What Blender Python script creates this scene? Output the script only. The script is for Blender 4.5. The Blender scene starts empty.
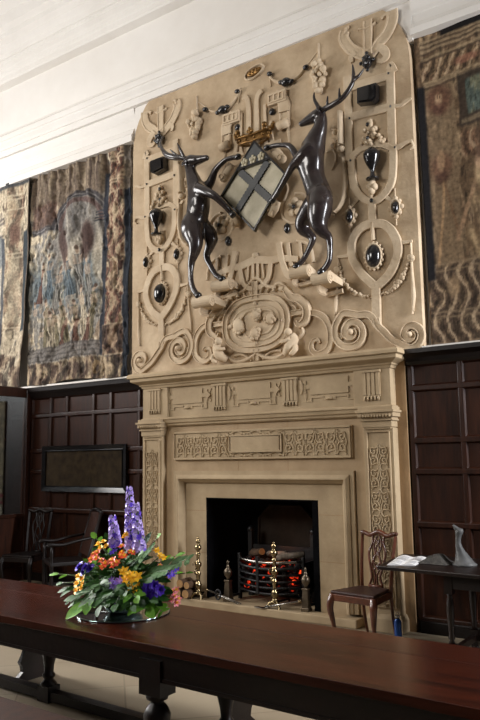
import bpy, bmesh, math, random
from mathutils import Vector, Matrix, noise
random.seed(7)
PI = math.pi
COL = bpy.context.scene.collection
V = Vector

# ------------------------------------------------------------------ camera
# World: x = 0 on the axis of the chimneypiece, y = 0 the face of the plaster
# overmantel (the room is at negative y), z = 0 the floor.
CAM = V((4.702, -7.13, 1.75))
FPX = 718.6

ROT = Matrix(((0.81944423, -0.08903577, -0.56620118),
              (0.57298482, 0.10290905, 0.81307941),
              (-0.01412592, -0.99069791, 0.13534438)))
AX, AY, AZ = ROT.row[0].copy(), ROT.row[1].copy(), ROT.row[2].copy()

def ray(px, py):
    c = V((px - 240.0, py - 360.0, FPX))
    return V((AX.dot(c), AY.dot(c), AZ.dot(c)))
def P(px, py, y=0.0):            # measured point of the photograph on the vertical plane y
    r = ray(px, py); return CAM + r * ((y - CAM.y) / r.y)
def PZ(px, py, z=0.0):           # ... on the horizontal plane z
    r = ray(px, py); return CAM + r * ((z - CAM.z) / r.z)
def XZ(pts, y=0.0, sg=1):
    out = []
    for a, b in pts:
        p = P(a, b, y); out.append((p.x * sg, p.z))
    return out

# ------------------------------------------------------------------ materials
def lin(c):
    return tuple(((v / 12.92) if v <= .04045 else ((v + .055) / 1.055) ** 2.4) for v in c)
def rgb(r, g, b): return lin((r / 255., g / 255., b / 255.))
def mat(name, c, c2=None, rough=.6, scale=6., bump=.0, bscale=40., metal=0., coat=0., detail=6., stretch=None, spec=.5, emit=None, trans=0., ior=1.45):
    m = bpy.data.materials.new(name); m.use_nodes = True
    nt = m.node_tree; b = nt.nodes['Principled BSDF']
    b.inputs['Roughness'].default_value = rough
    b.inputs['Metallic'].default_value = metal
    b.inputs['Coat Weight'].default_value = coat
    b.inputs['Coat Roughness'].default_value = .12
    b.inputs['Specular IOR Level'].default_value = spec
    b.inputs['IOR'].default_value = ior
    b.inputs['Transmission Weight'].default_value = trans
    b.inputs['Base Color'].default_value = (*c, 1)
    tc = nt.nodes.new('ShaderNodeTexCoord'); mp = nt.nodes.new('ShaderNodeMapping')
    nt.links.new(tc.outputs['Object'], mp.inputs['Vector'])
    if stretch: mp.inputs['Scale'].default_value = stretch
    if c2 is not None:
        n = nt.nodes.new('ShaderNodeTexNoise'); n.inputs['Scale'].default_value = scale; n.inputs['Detail'].default_value = detail
        n.inputs['Roughness'].default_value = .65
        r = nt.nodes.new('ShaderNodeValToRGB')
        r.color_ramp.elements[0].position = .32; r.color_ramp.elements[1].position = .68
        r.color_ramp.elements[0].color = (*c, 1); r.color_ramp.elements[1].color = (*c2, 1)
        nt.links.new(mp.outputs['Vector'], n.inputs['Vector']); nt.links.new(n.outputs['Fac'], r.inputs['Fac'])
        nt.links.new(r.outputs['Color'], b.inputs['Base Color'])
    if bump:
        n2 = nt.nodes.new('ShaderNodeTexNoise'); n2.inputs['Scale'].default_value = bscale; n2.inputs['Detail'].default_value = 4
        bp = nt.nodes.new('ShaderNodeBump'); bp.inputs['Strength'].default_value = bump; bp.inputs['Distance'].default_value = .02
        nt.links.new(mp.outputs['Vector'], n2.inputs['Vector']); nt.links.new(n2.outputs['Fac'], bp.inputs['Height'])
        nt.links.new(bp.outputs['Normal'], b.inputs['Normal'])
    if emit:
        b.inputs['Emission Color'].default_value = (*emit[0], 1); b.inputs['Emission Strength'].default_value = emit[1]
    return m

M = {}
M['plaster'] = mat('aged_plaster', rgb(158, 134, 105), rgb(204, 183, 153), .8, 1.6, .4, 14., detail=8)
M['relief'] = mat('relief_plaster', rgb(182, 160, 131), rgb(210, 191, 163), .78, 3., .3, 24.)
M['stone'] = mat('tan_stone', rgb(156, 135, 105), rgb(184, 163, 131), .78, 2.2, .15, 25., detail=8)
M['stone_dark'] = mat('stone_back', rgb(148, 120, 86), rgb(172, 142, 106), .75, 2.5, .15, 25.)
M['stone_warm'] = mat('stone_warm', rgb(158, 134, 102), rgb(180, 156, 124), .75, 3., .1, 25.)
M['white'] = mat('white_plaster', rgb(226, 222, 216), rgb(234, 231, 226), .8, 1.2, .05, 12.)
M['oak'] = mat('dark_oak', rgb(34, 17, 9), rgb(54, 27, 15), .36, 5., .1, 20., stretch=(6, 6, .6), coat=.05, spec=.3)
M['oak_panel'] = mat('dark_oak_panel', rgb(34, 17, 10), rgb(60, 31, 17), .5, 4., .1, 20., stretch=(5, 5, .5), spec=.2)
M['oak_black'] = mat('black_oak', rgb(13, 8, 7), rgb(23, 13, 10), .42, 5., .1, 20., spec=.35)
M['table'] = mat('table_oak', rgb(32, 11, 6), rgb(64, 25, 13), .2, 3.2, .05, 9., stretch=(.5, 6, 6), spec=.24)
M['table_dark'] = mat('table_frame_oak', rgb(14, 7, 5), rgb(25, 12, 8), .36, 5., .1, 20., spec=.4)
M['mahogany'] = mat('mahogany', rgb(64, 32, 20), rgb(100, 54, 34), .3, 9., .05, 20., coat=.3)
M['leather'] = mat('seat_leather', rgb(44, 24, 22), rgb(60, 34, 29), .45, 20., .15, 90.)
M['bronze'] = mat('black_bronze', rgb(30, 24, 24), rgb(48, 39, 37), .27, 7., .12, 16., coat=.45, spec=.6)
M['jet'] = mat('black_marble', rgb(18, 17, 18), rgb(34, 32, 33), .18, 8., coat=.5)
M['charcoal'] = mat('charcoal_paint', rgb(48, 50, 52), rgb(64, 66, 66), .45, 8., .1, 30.)
M['shieldfield'] = mat('pale_marble', rgb(164, 156, 128), rgb(192, 184, 160), .4, 5., .08, 10.)
M['gilt'] = mat('old_gilt', rgb(92, 66, 34), rgb(150, 114, 66), .38, 14., .2, 30., metal=.75)
M['brass'] = mat('brass', rgb(124, 108, 78), rgb(174, 156, 122), .22, 10., metal=1.)
M['steel'] = mat('polished_steel', rgb(150, 146, 140), rgb(190, 186, 180), .25, 10., metal=1.)
M['iron'] = mat('black_iron', rgb(14, 14, 16), rgb(26, 26, 29), .42, 8., .15, 30., spec=.5)
M['dullbrass'] = mat('dull_metal', rgb(88, 78, 66), rgb(122, 110, 94), .35, 12., metal=.9)
M['soot'] = mat('soot', rgb(5, 5, 7), rgb(12, 12, 15), .95, 5., .3, 20., spec=.1)
M['fireback'] = mat('fireback', rgb(32, 27, 22), rgb(48, 41, 34), .8, 4., .2, 18., spec=.2)
M['ash'] = mat('ash', rgb(86, 76, 66), rgb(150, 138, 124), .9, 12., .4, 30.)
M['bark'] = mat('log_bark', rgb(58, 42, 30), rgb(92, 68, 48), .9, 18., .5, 40.)
M['cutwood'] = mat('log_end', rgb(150, 112, 70), rgb(176, 138, 92), .8, 12.)
M['flag'] = None
M['glass'] = mat('clear_glass', rgb(225, 235, 232), None, .02, trans=1., ior=1.45)
M['glassgreen'] = mat('pale_glass', rgb(178, 196, 196), None, .03, trans=.9, ior=1.4)
M['paper'] = mat('paper', rgb(226, 224, 222), rgb(236, 234, 232), .7, 20.)
M['paper_ink'] = mat('paper_ink', rgb(150, 150, 156), None, .7)
M['greyclay'] = mat('grey_metal', rgb(60, 60, 60), rgb(96, 96, 95), .5, 10., .1, 20., spec=.3)
M['greycloth'] = mat('grey_cloth', rgb(48, 46, 43), rgb(66, 63, 58), .8, 14., .3, 40.)
M['blue'] = mat('blue_bottle', rgb(22, 60, 122), rgb(28, 72, 140), .3, 5., metal=.3)
M['violet'] = mat('violet_petal', rgb(80, 46, 196), rgb(122, 86, 232), .5, 60.)
M['deep'] = mat('deep_violet_petal', rgb(54, 22, 142), rgb(92, 52, 196), .5, 60.)
M['lilac'] = mat('lilac_petal', rgb(140, 104, 214), rgb(186, 150, 240), .5, 60.)
M['orange'] = mat('orange_petal', rgb(232, 74, 40), rgb(250, 120, 80), .5, 60.)
M['yellow'] = mat('yellow_petal', rgb(252, 180, 6), rgb(255, 218, 60), .5, 60.)
M['pink'] = mat('pink_petal', rgb(236, 110, 130), rgb(252, 170, 178), .5, 60.)
M['leafdark'] = mat('dark_leaf', rgb(18, 48, 14), rgb(50, 98, 32), .6, 30., spec=.2)
M['leaf'] = mat('bright_leaf', rgb(70, 132, 28), rgb(124, 180, 58), .6, 25., spec=.2)
M['leafgrey'] = mat('grey_green_leaf', rgb(60, 94, 54), rgb(100, 134, 88), .65, 25., spec=.2)
M['stem'] = mat('green_stem', rgb(58, 86, 36), rgb(84, 112, 52), .5, 25.)
M['clothblack'] = mat('tapestry_lining', rgb(24, 22, 24), rgb(38, 34, 36), .9, 12., .2, 60.)

def flag_mat():
    m = bpy.data.materials.new('flagstones'); m.use_nodes = True
    nt = m.node_tree; b = nt.nodes['Principled BSDF']; b.inputs['Roughness'].default_value = .5
    tc = nt.nodes.new('ShaderNodeTexCoord'); mp = nt.nodes.new('ShaderNodeMapping')
    mp.inputs['Rotation'].default_value = (0, 0, math.radians(45)); mp.inputs['Scale'].default_value = (1, 1, 1)
    br = nt.nodes.new('ShaderNodeTexBrick'); br.offset = 0; br.inputs['Scale'].default_value = 1.
    br.inputs['Brick Width'].default_value = .8; br.inputs['Row Height'].default_value = .8
    br.inputs['Mortar Size'].default_value = .008; br.inputs['Mortar Smooth'].default_value = .3
    br.inputs['Color1'].default_value = (*rgb(150, 138, 118), 1); br.inputs['Color2'].default_value = (*rgb(139, 126, 106), 1)
    br.inputs['Mortar'].default_value = (*rgb(120, 108, 90), 1)
    n = nt.nodes.new('ShaderNodeTexNoise'); n.inputs['Scale'].default_value = 3.; n.inputs['Detail'].default_value = 8
    mx = nt.nodes.new('ShaderNodeMix'); mx.data_type = 'RGBA'; mx.blend_type = 'MULTIPLY'; mx.inputs['Factor'].default_value = .5
    r = nt.nodes.new('ShaderNodeValToRGB'); r.color_ramp.elements[0].color = (.6, .56, .5, 1); r.color_ramp.elements[1].color = (1.1, 1.08, 1.05, 1)
    nt.links.new(tc.outputs['Object'], mp.inputs['Vector']); nt.links.new(mp.outputs['Vector'], br.inputs['Vector'])
    nt.links.new(tc.outputs['Object'], n.inputs['Vector']); nt.links.new(n.outputs['Fac'], r.inputs['Fac'])
    nt.links.new(br.outputs['Color'], mx.inputs['A']); nt.links.new(r.outputs['Color'], mx.inputs['B'])
    nt.links.new(mx.outputs['Result'], b.inputs['Base Color'])
    return m
M['flag'] = flag_mat()

def woven_mat(name):
    m = bpy.data.materials.new(name); m.use_nodes = True
    nt = m.node_tree; b = nt.nodes['Principled BSDF']; b.inputs['Roughness'].default_value = .85; b.inputs['Specular IOR Level'].default_value = .2
    at = nt.nodes.new('ShaderNodeAttribute'); at.attribute_name = 'weave'
    tc = nt.nodes.new('ShaderNodeTexCoord')
    n = nt.nodes.new('ShaderNodeTexNoise'); n.inputs['Scale'].default_value = 26.; n.inputs['Detail'].default_value = 6
    r = nt.nodes.new('ShaderNodeValToRGB'); r.color_ramp.elements[0].position = .3; r.color_ramp.elements[1].position = .7
    r.color_ramp.elements[0].color = (.45, .43, .42, 1); r.color_ramp.elements[1].color = (1.35, 1.3, 1.25, 1)
    mx = nt.nodes.new('ShaderNodeMix'); mx.data_type = 'RGBA'; mx.blend_type = 'MULTIPLY'; mx.inputs['Factor'].default_value = .7
    nt.links.new(tc.outputs['Object'], n.inputs['Vector']); nt.links.new(n.outputs['Fac'], r.inputs['Fac'])
    nt.links.new(at.outputs['Color'], mx.inputs['A']); nt.links.new(r.outputs['Color'], mx.inputs['B'])
    nt.links.new(mx.outputs['Result'], b.inputs['Base Color'])
    bp = nt.nodes.new('ShaderNodeBump'); bp.inputs['Strength'].default_value = .3; bp.inputs['Distance'].default_value = .01
    nt.links.new(n.outputs['Fac'], bp.inputs['Height']); nt.links.new(bp.outputs['Normal'], b.inputs['Normal'])
    return m
M['woven'] = woven_mat('woven_tapestry')

# ------------------------------------------------------------------ mesh builder
def cr(pts, n=6, closed=False):
    pts = [V(p) for p in pts]; out = []; N = len(pts)
    if N < 3 and not closed: return pts
    rng = N if closed else N - 1
    for i in range(rng):
        if closed: p0, p1, p2, p3 = pts[i - 1], pts[i], pts[(i + 1) % N], pts[(i + 2) % N]
        else:
            p0 = pts[max(i - 1, 0)]; p1 = pts[i]; p2 = pts[i + 1]; p3 = pts[min(i + 2, N - 1)]
        for k in range(n):
            t = k / n
            out.append(.5 * ((2 * p1) + (p2 - p0) * t + (2 * p0 - 5 * p1 + 4 * p2 - p3) * t * t + (3 * p1 - p0 - 3 * p2 + p3) * t ** 3))
    if not closed: out.append(pts[-1])
    return out
def lerp(a, b, t): return a + (b - a) * t
def resample(vals, n):
    out = []
    for i in range(n):
        f = i / max(n - 1, 1) * (len(vals) - 1); k = min(int(f), len(vals) - 2) if len(vals) > 1 else 0
        out.append(vals[0] if len(vals) == 1 else lerp(vals[k], vals[k + 1], f - k))
    return out

class MB:
    def __init__(self): self.v = []; self.f = []; self.s = []; self.mi = []; self.cur = 0; self.T = None
    def add(self, vs, fs, smooth=False):
        o = len(self.v)
        if self.T is not None: vs = [self.T @ V(p) for p in vs]
        self.v += [tuple(p) for p in vs]
        self.f += [tuple(i + o for i in f) for f in fs]; self.s += [smooth] * len(fs); self.mi += [self.cur] * len(fs)
        return self
    def box(self, x0, x1, y0, y1, z0, z1):
        vs = [(x, y, z) for z in (z0, z1) for y in (y0, y1) for x in (x0, x1)]
        return self.add(vs, [(0, 2, 3, 1), (4, 5, 7, 6), (0, 1, 5, 4), (2, 6, 7, 3), (0, 4, 6, 2), (1, 3, 7, 5)])
    def frustum(self, b, t):      # b, t = (x0,x1,y0,y1,z)
        vs = [(x, y, q[4]) for q in (b, t) for y in (q[2], q[3]) for x in (q[0], q[1])]
        return self.add(vs, [(0, 2, 3, 1), (4, 5, 7, 6), (0, 1, 5, 4), (2, 6, 7, 3), (0, 4, 6, 2), (1, 3, 7, 5)])
    def bar(self, a, b, w, h, up=(0, 0, 1)):
        a, b, up = V(a), V(b), V(up); d = (b - a).normalized(); s = d.cross(up).normalized(); u = s.cross(d)
        vs = [p + s * (i * w / 2) + u * (j * h / 2) for p in (a, b) for j in (-1, 1) for i in (-1, 1)]
        return self.add(vs, [(0, 1, 3, 2), (4, 6, 7, 5), (0, 4, 5, 1), (2, 3, 7, 6), (0, 2, 6, 4), (1, 5, 7, 3)])
    def tube(self, pts, r, n=8, sub=0, flat=None, smooth=True):
        pts = cr(pts, sub) if sub else [V(p) for p in pts]
        rs = resample(r if isinstance(r, (list, tuple)) else [r], len(pts))
        vs = []; fs = []; prev = None
        for i, p in enumerate(pts):
            d = (pts[min(i + 1, len(pts) - 1)] - pts[max(i - 1, 0)])
            d = d.normalized() if d.length > 1e-9 else V((0, 0, 1))
            if prev is None:
                a = V((0, 0, 1)) if abs(d.z) < .9 else V((1, 0, 0)); s = d.cross(a).normalized()
            else:
                s = prev - d * prev.dot(d); s = s.normalized() if s.length > 1e-6 else d.orthogonal().normalized()
            prev = s; u = d.cross(s)
            for k in range(n):
                an = 2 * PI * k / n
                vs.append(p + (s * math.cos(an) + u * math.sin(an)) * rs[i])
        L = len(pts)
        for i in range(L - 1):
            for k in range(n):
                fs.append((i * n + k, i * n + (k + 1) % n, (i + 1) * n + (k + 1) % n, (i + 1) * n + k))
        fs.append(tuple(range(n))[::-1]); fs.append(tuple((L - 1) * n + k for k in range(n)))
        return self.add(vs, fs, smooth)
    def lathe(self, prof, c=(0, 0, 0), n=16, smooth=True, axis='z'):
        vs = []; fs = []; L = len(prof); c = V(c)
        for r, z in prof:
            for k in range(n):
                a = 2 * PI * k / n
                q = V((r * math.cos(a), r * math.sin(a), z))
                if axis == 'y': q = V((q.x, -q.z, q.y))
                vs.append(c + q)
        for i in range(L - 1):
            for k in range(n): fs.append((i * n + k, i * n + (k + 1) % n, (i + 1) * n + (k + 1) % n, (i + 1) * n + k))
        fs.append(tuple(range(n))[::-1]); fs.append(tuple((L - 1) * n + k for k in range(n)))
        return self.add(vs, fs, smooth)
    def blob(self, c, r, rot=None, n=12, m=8, jit=0.):
        c = V(c); vs = []; fs = []
        r = (r, r, r) if not isinstance(r, (tuple, list)) else r
        for i in range(m + 1):
            th = PI * i / m
            for k in range(n):
                a = 2 * PI * k / n
                q = V((math.sin(th) * math.cos(a) * r[0], math.sin(th) * math.sin(a) * r[1], math.cos(th) * r[2]))
                if jit: q *= 1 + random.uniform(-jit, jit)
                if rot is not None: q = rot @ q
                vs.append(c + q)
        for i in range(m):
            for k in range(n): fs.append((i * n + k, (i + 1) * n + k, (i + 1) * n + (k + 1) % n, i * n + (k + 1) % n))
        return self.add(vs, fs, True)
    def prism(self, poly, y0, y1, smooth=False):      # poly of (x, z), from y0 (back) to y1 (front, smaller y)
        n = len(poly)
        ar = sum(poly[i][0] * poly[(i + 1) % n][1] - poly[(i + 1) % n][0] * poly[i][1] for i in range(n))
        if ar < 0: poly = poly[::-1]
        vs = [(x, y0, z) for x, z in poly] + [(x, y1, z) for x, z in poly]
        fs = [tuple(range(n))[::-1], tuple(range(n, 2 * n))] + [((i + 1) % n, i, n + i, n + (i + 1) % n)[::-1] for i in range(n)]
        return self.add(vs, fs, smooth)
    def zprism(self, poly, z0, z1):
        n = len(poly)
        ar = sum(poly[i][0] * poly[(i + 1) % n][1] - poly[(i + 1) % n][0] * poly[i][1] for i in range(n))
        if ar < 0: poly = poly[::-1]
        vs = [(x, y, z0) for x, y in poly] + [(x, y, z1) for x, y in poly]
        fs = [tuple(range(n))[::-1], tuple(range(n, 2 * n))] + [(i, (i + 1) % n, n + (i + 1) % n, n + i) for i in range(n)]
        return self.add(vs, fs)
    def strap(self, pts, w, h=.05, y0=0., closed=False, sub=6, prof='rim'):
        """a band of plaster lying on the plane y = y0 along a path of (x, z)"""
        self.k = getattr(self, 'k', 0) + 1; h *= getattr(self, 'hs', 1.) * (1 + .05 * (random.random() - .5)); y0 += .0006 * (self.k % 5)
        p2 = cr([V((a, b)) for a, b in pts], sub, closed) if sub else [V((a, b)) for a, b in pts]
        ws = resample(w if isinstance(w, (list, tuple)) else [w], len(p2))
        if prof == 'rim': pr = [(-.5, 0), (-.5, .75), (-.44, 1), (-.34, 1), (-.3, .68), (.3, .68), (.34, 1), (.44, 1), (.5, .75), (.5, 0)]
        elif prof == 'round': pr = [(-.5, 0), (-.42, .55), (-.22, .9), (0, 1), (.22, .9), (.42, .55), (.5, 0)]
        else: pr = [(-.5, 0), (-.5, .85), (-.42, 1), (.42, 1), (.5, .85), (.5, 0)]
        k = len(pr); N = len(p2); vs = []; fs = []
        for i in range(N):
            a = p2[i - 1] if (closed or i > 0) else p2[0]; b = p2[(i + 1) % N] if (closed or i < N - 1) else p2[-1]
            d = (b - a); d = d.normalized() if d.length > 1e-9 else V((1, 0)); nn = V((-d.y, d.x))
            for o, hh in pr:
                q = p2[i] + nn * (o * ws[i]); vs.append((q.x, y0 - hh * h, q.y))
        for i in range(N if closed else N - 1):
            j = (i + 1) % N
            for c in range(k - 1): fs.append((i * k + c, i * k + c + 1, j * k + c + 1, j * k + c))
        if not closed:
            fs.append(tuple(range(k))); fs.append(tuple((N - 1) * k + c for c in range(k))[::-1])
        return self.add(vs, fs, prof == 'round')
    def petal(self, base, d, up, L, W, curl=.3, cup=.15, n=4):
        base, d, up = V(base), V(d).normalized(), V(up); s = d.cross(up)
        s = s.normalized() if s.length > 1e-6 else d.orthogonal().normalized(); u = s.cross(d).normalized()
        vs = []; fs = []
        for i in range(n + 1):
            t = i / n; w = W * (math.sin(PI * min(1, .12 + .86 * t)) ** .7) * .5
            c = base + d * (L * t) + u * (curl * L * (t * t))
            for j in (-1, 0, 1): vs.append(c + s * (w * j) + u * (cup * abs(j) * w))
        for i in range(n):
            for j in (0, 1): fs.append((i * 3 + j, i * 3 + j + 1, (i + 1) * 3 + j + 1, (i + 1) * 3 + j))
        return self.add(vs, fs, True)
    def mesh(self, name, mats):
        me = bpy.data.meshes.new(name); me.from_pydata(self.v, [], self.f); me.validate(clean_customdata=False)
        mats = mats if isinstance(mats, (list, tuple)) else [mats]
        for m in mats: me.materials.append(m)
        if len(me.polygons) == len(self.s):
            me.polygons.foreach_set('use_smooth', self.s); me.polygons.foreach_set('material_index', self.mi)
        me.update(); return me
    def build(self, name, m, parent=None, loc=None):
        o = bpy.data.objects.new(name, self.mesh(name, m)); COL.objects.link(o)
        if parent is not None: o.parent = parent
        if loc is not None: o.location = loc
        return o

def tag(o, label=None, cat=None, group=None, kind=None):
    if label: o['label'] = label
    if cat: o['category'] = cat
    if group: o['group'] = group
    if kind: o['kind'] = kind
    return o
def thing(name, label, cat, loc=(0, 0, 0), rz=0., group=None, kind=None):
    o = bpy.data.objects.new(name, None); COL.objects.link(o); o.location = loc; o.rotation_euler = (0, 0, rz); o.empty_display_size = .05
    return tag(o, label, cat, group, kind)
def bevel(o, w=.006, seg=2):
    m = o.modifiers.new('bevel', 'BEVEL'); m.width = w; m.segments = seg; m.limit_method = 'ANGLE'; m.angle_limit = .6; return o
def dup(root, loc=None, rz=None, label=None, group=None):
    r = root.copy(); COL.objects.link(r)
    if loc is not None: r.location = loc
    if rz is not None: r.rotation_euler = (0, 0, rz)
    if label: r['label'] = label
    if group: r['group'] = group
    for ch in list(root.children):
        c = ch.copy(); COL.objects.link(c); c.parent = r
        for g in ch.children:
            d = g.copy(); COL.objects.link(d); d.parent = c
    return r
def fbm(x, y, z=0., o=4):
    a = 0.; f = 1.; g = .5
    for _ in range(o):
        a += g * noise.noise((x * f, y * f, z)); f *= 2.1; g *= .5
    return a
def wb(mb, name, m, parent, bev=0):
    """build a mesh given in world coordinates under a thing"""
    r = parent
    while r.parent: r = r.parent
    T = (Matrix.Translation(r.location) @ r.rotation_euler.to_matrix().to_4x4()).inverted()
    mb.v = [tuple(T @ V(p)) for p in mb.v]
    o = mb.build(name, m, parent)
    if bev: bevel(o, bev)
    return o
def struct(name, mb, m):
    o = mb.build(name, m); o['kind'] = 'structure'; return o

# ------------------------------------------------------------------ the room
struct('floor', MB().box(-14, 9, -13, 1.0, -.1, 0), M['flag'])
WB = .16      # face of the back wall
mb = MB(); mb.box(-14, -1.0, WB, 1.0, 0, 9.2); mb.box(1.0, 9, WB, 1.0, 0, 9.2); mb.box(-1.0, 1.0, WB, 1.0, 1.6, 9.2)
mb.box(-1.0, 1.0, .9, 1.0, 0, 1.6)
struct('wall_back', mb, M['white'])
struct('ceiling', MB().box(-14, 9, -13, 1.0, 9.2, 9.3), M['white'])

def cornice_run(mb, prof, x0, x1):
    n = len(prof); vs = [(x, y, z) for x in (x0, x1) for y, z in prof]
    fs = [(i, i + 1, n + i + 1, n + i) for i in range(n - 1)] + [tuple(range(n))[::-1], tuple(range(n, 2 * n))]
    mb.add(vs, fs)
# lower members stop against the overmantel, upper members run across it
zl = 6.155
lowp = [(WB, zl), (-.03, zl), (-.03, zl + .1), (-.0, zl + .14), (.02, zl + .2), (.04, zl + .22), (.04, zl + .34), (.03, zl + .36), (.03, zl + .42), (.015, zl + .5), (.01, zl + .56), (.005, zl + .58), (.005, zl + .66), (WB, zl + .66)]
mb = MB(); cornice_run(mb, [(y, z + .085 if z < zl + .6 else z) for y, z in lowp], -14, -2.07); cornice_run(mb, [(y, z + .16 * (1 - (z - zl) / .66)) for y, z in lowp], 2.09, 9); mb.box(-2.07, 2.09, .03, WB, 6.3, 6.815)
struct('trim_1', mb, M['white'])
zu = 6.755
upp = [(WB, zu), (-.035, zu), (-.035, zu + .1), (-.05, zu + .105), (-.05, zu + .15), (-.085, zu + .2), (-.09, zu + .23), (-.1, zu + .235), (-.1, zu + .32),
       (-.08, zu + .34), (-.0, zu + .4), (.06, zu + .46), (.08, zu + .5), (WB, zu + .5)]
mb = MB(); cornice_run(mb, upp, -14, 9)
struct('trim_2', mb, M['white'])
zc = 8.1
ccp = [(WB, zc), (-.0, zc), (-.02, zc + .02), (-.02, zc + .1), (-.05, zc + .13), (-.06, zc + .2), (-.12, zc + .24), (-.12, zc + .3), (-.15, zc + .31),
       (-.16, zc + .4), (-.24, zc + .47), (-.25, zc + .6), (-.3, zc + .63), (-.32, zc + .75), (-.45, zc + .82), (-.5, zc + 1.0), (-.6, zc + 1.1), (WB, zc + 1.1)]
mb = MB(); cornice_run(mb, ccp, -14, 9)
struct('trim_3', mb, M['white'])

# ------------------------------------------------------------------ oak panelling
def panelling(name, xs, zs, y, yb, stile=.05, crown=None, ends=(None, None), plinth=.12, mullions=None):
    root = thing(name, None, None, ((xs[0] + xs[-1]) / 2, y, 0)); root['kind'] = 'structure'
    x0, x1 = xs[0], xs[-1]
    wb(MB().box(x0, x1, y + .02, yb, 0, zs[-1]), 'panel_board', M['oak_panel'], root)
    for k, (z, hgt) in enumerate(zs_rails(zs)):
        wb(MB().box(x0, x1, y - .012, y + .02, z - hgt / 2, z + hgt / 2), 'rail', M['oak'], root, .008)
    for x in xs:
        wb(MB().box(x - stile / 2, x + stile / 2, y - .008, y + .02, plinth, zs[-1] - .02), 'stile', M['oak'], root, .008)
    # splayed mouldings around each panel
    mb = MB()
    zr = zs_rails(zs)
    for a in range(len(xs) - 1):
        for c in range(len(zr) - 1):
            xa, xb = xs[a] + stile / 2, xs[a + 1] - stile / 2; za, zb = zr[c][0] + zr[c][1] / 2, zr[c + 1][0] - zr[c + 1][1] / 2
            q = .014
            o = [(xa, za), (xb, za), (xb, zb), (xa, zb)]; i = [(xa + q, za + q), (xb - q, za + q), (xb - q, zb - q), (xa + q, zb - q)]
            vs = [(p[0], y - .006, p[1]) for p in o] + [(p[0], y + .019, p[1]) for p in i]
            mb.add(vs, [(k, (k + 1) % 4, 4 + (k + 1) % 4, 4 + k) for k in range(4)])
    wb(mb, 'panel_moulding', M['oak'], root)
    wb(MB().box(x0, x1, y - .03, y + .02, 0, plinth), 'plinth', M['oak_black'], root, .008)
    return root
def zs_rails(zs): return [(z, .055) for z in zs]

pr = panelling('wall_right', [1.885, 2.41, 2.94, 3.47, 4.0, 4.53, 5.06], [.13, 1.06, 1.59, 1.905, 2.445, 2.71], .02, WB)
mb = MB(); cp = [(WB, 2.69), (.0, 2.69), (-.02, 2.72), (-.03, 2.76), (-.08, 2.79), (-.1, 2.8), (-.1, 2.845), (WB, 2.845)]
cornice_run(mb, cp, 1.86, 5.1); wb(mb, 'cornice', M['oak_black'], pr)
# left: the recess between the glazed screen and the chimney breast
pl = panelling('wall_left', [-4.27, -3.835, -3.475, -2.92, -2.575, -2.035, -1.86], [.13, 1.04, 1.59, 1.9, 2.43, 2.72], .12, WB)
mb = MB(); cornice_run(mb, [(WB, 2.7), (.1, 2.7), (.07, 2.75), (.03, 2.8), (.02, 2.86), (WB, 2.86)], -4.3, -1.83); wb(mb, 'cornice', M['oak_black'], pl)
wb(MB().box(-4.28, -1.88, .085, .12, 1.0, 1.065), 'dado_rail', M['oak'], pl, .01)
mb = MB(); cornice_run(mb, [(WB, 2.86), (-.0, 2.86), (-.0, 2.885), (WB, 2.885)], -14, -2.07); cornice_run(mb, [(WB, 2.845), (-.09, 2.845), (-.09, 2.862), (WB, 2.862)], 2.07, 5.1)
struct('trim_4', mb, M['white'])
# wall behind the screen, further left
struct('wall_far_left', MB().box(-14, -4.36, .1, WB, 0, 2.85), M['oak_black'])

# ------------------------------------------------------------------ chimneypiece of stone
fp = thing('stone_fireplace', 'tall carved pale stone chimneypiece with shelf, frieze and fluted blocks around the black fire opening', 'fireplace', (0, 0, 0))
S, SD, SW = M['stone'], M['stone_dark'], M['stone_warm']
mb = MB(); mb.box(-1.84, -1.0, -.0, WB, .0, 2.86); mb.box(1.0, 1.84, -.0, WB, 0, 2.86); mb.box(-1.0, 1.0, 0, WB, 1.45, 2.86)
wb(mb, 'breast', SD, fp)
# shelf with its mouldings
def ring_run(mb, prof, hx):   # a moulding across the front with mitred returns; prof of (projection, z)
    vs = []; fs = []; n = len(prof)
    for pj, z in prof: vs += [(-hx - pj, .0, z), (-hx - pj, -pj - .0, z), (hx + pj, -pj - .0, z), (hx + pj, .0, z)]
    for i in range(n - 1):
        for k in range(3): fs.append((i * 4 + k, i * 4 + k + 1, (i + 1) * 4 + k + 1, (i + 1) * 4 + k))
    fs.append((0, 1, 2, 3)); fs.append(tuple((n - 1) * 4 + k for k in range(4))[::-1])
    mb.add(vs, fs)
mb = MB(); ring_run(mb, [(.10, 2.655), (.14, 2.665), (.15, 2.69), (.165, 2.70), (.17, 2.715), (.235, 2.745), (.25, 2.755), (.255, 2.79), (.285, 2.80), (.285, 2.83), (.27, 2.855)], 1.6)
wb(mb, 'shelf', S, fp)
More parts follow.
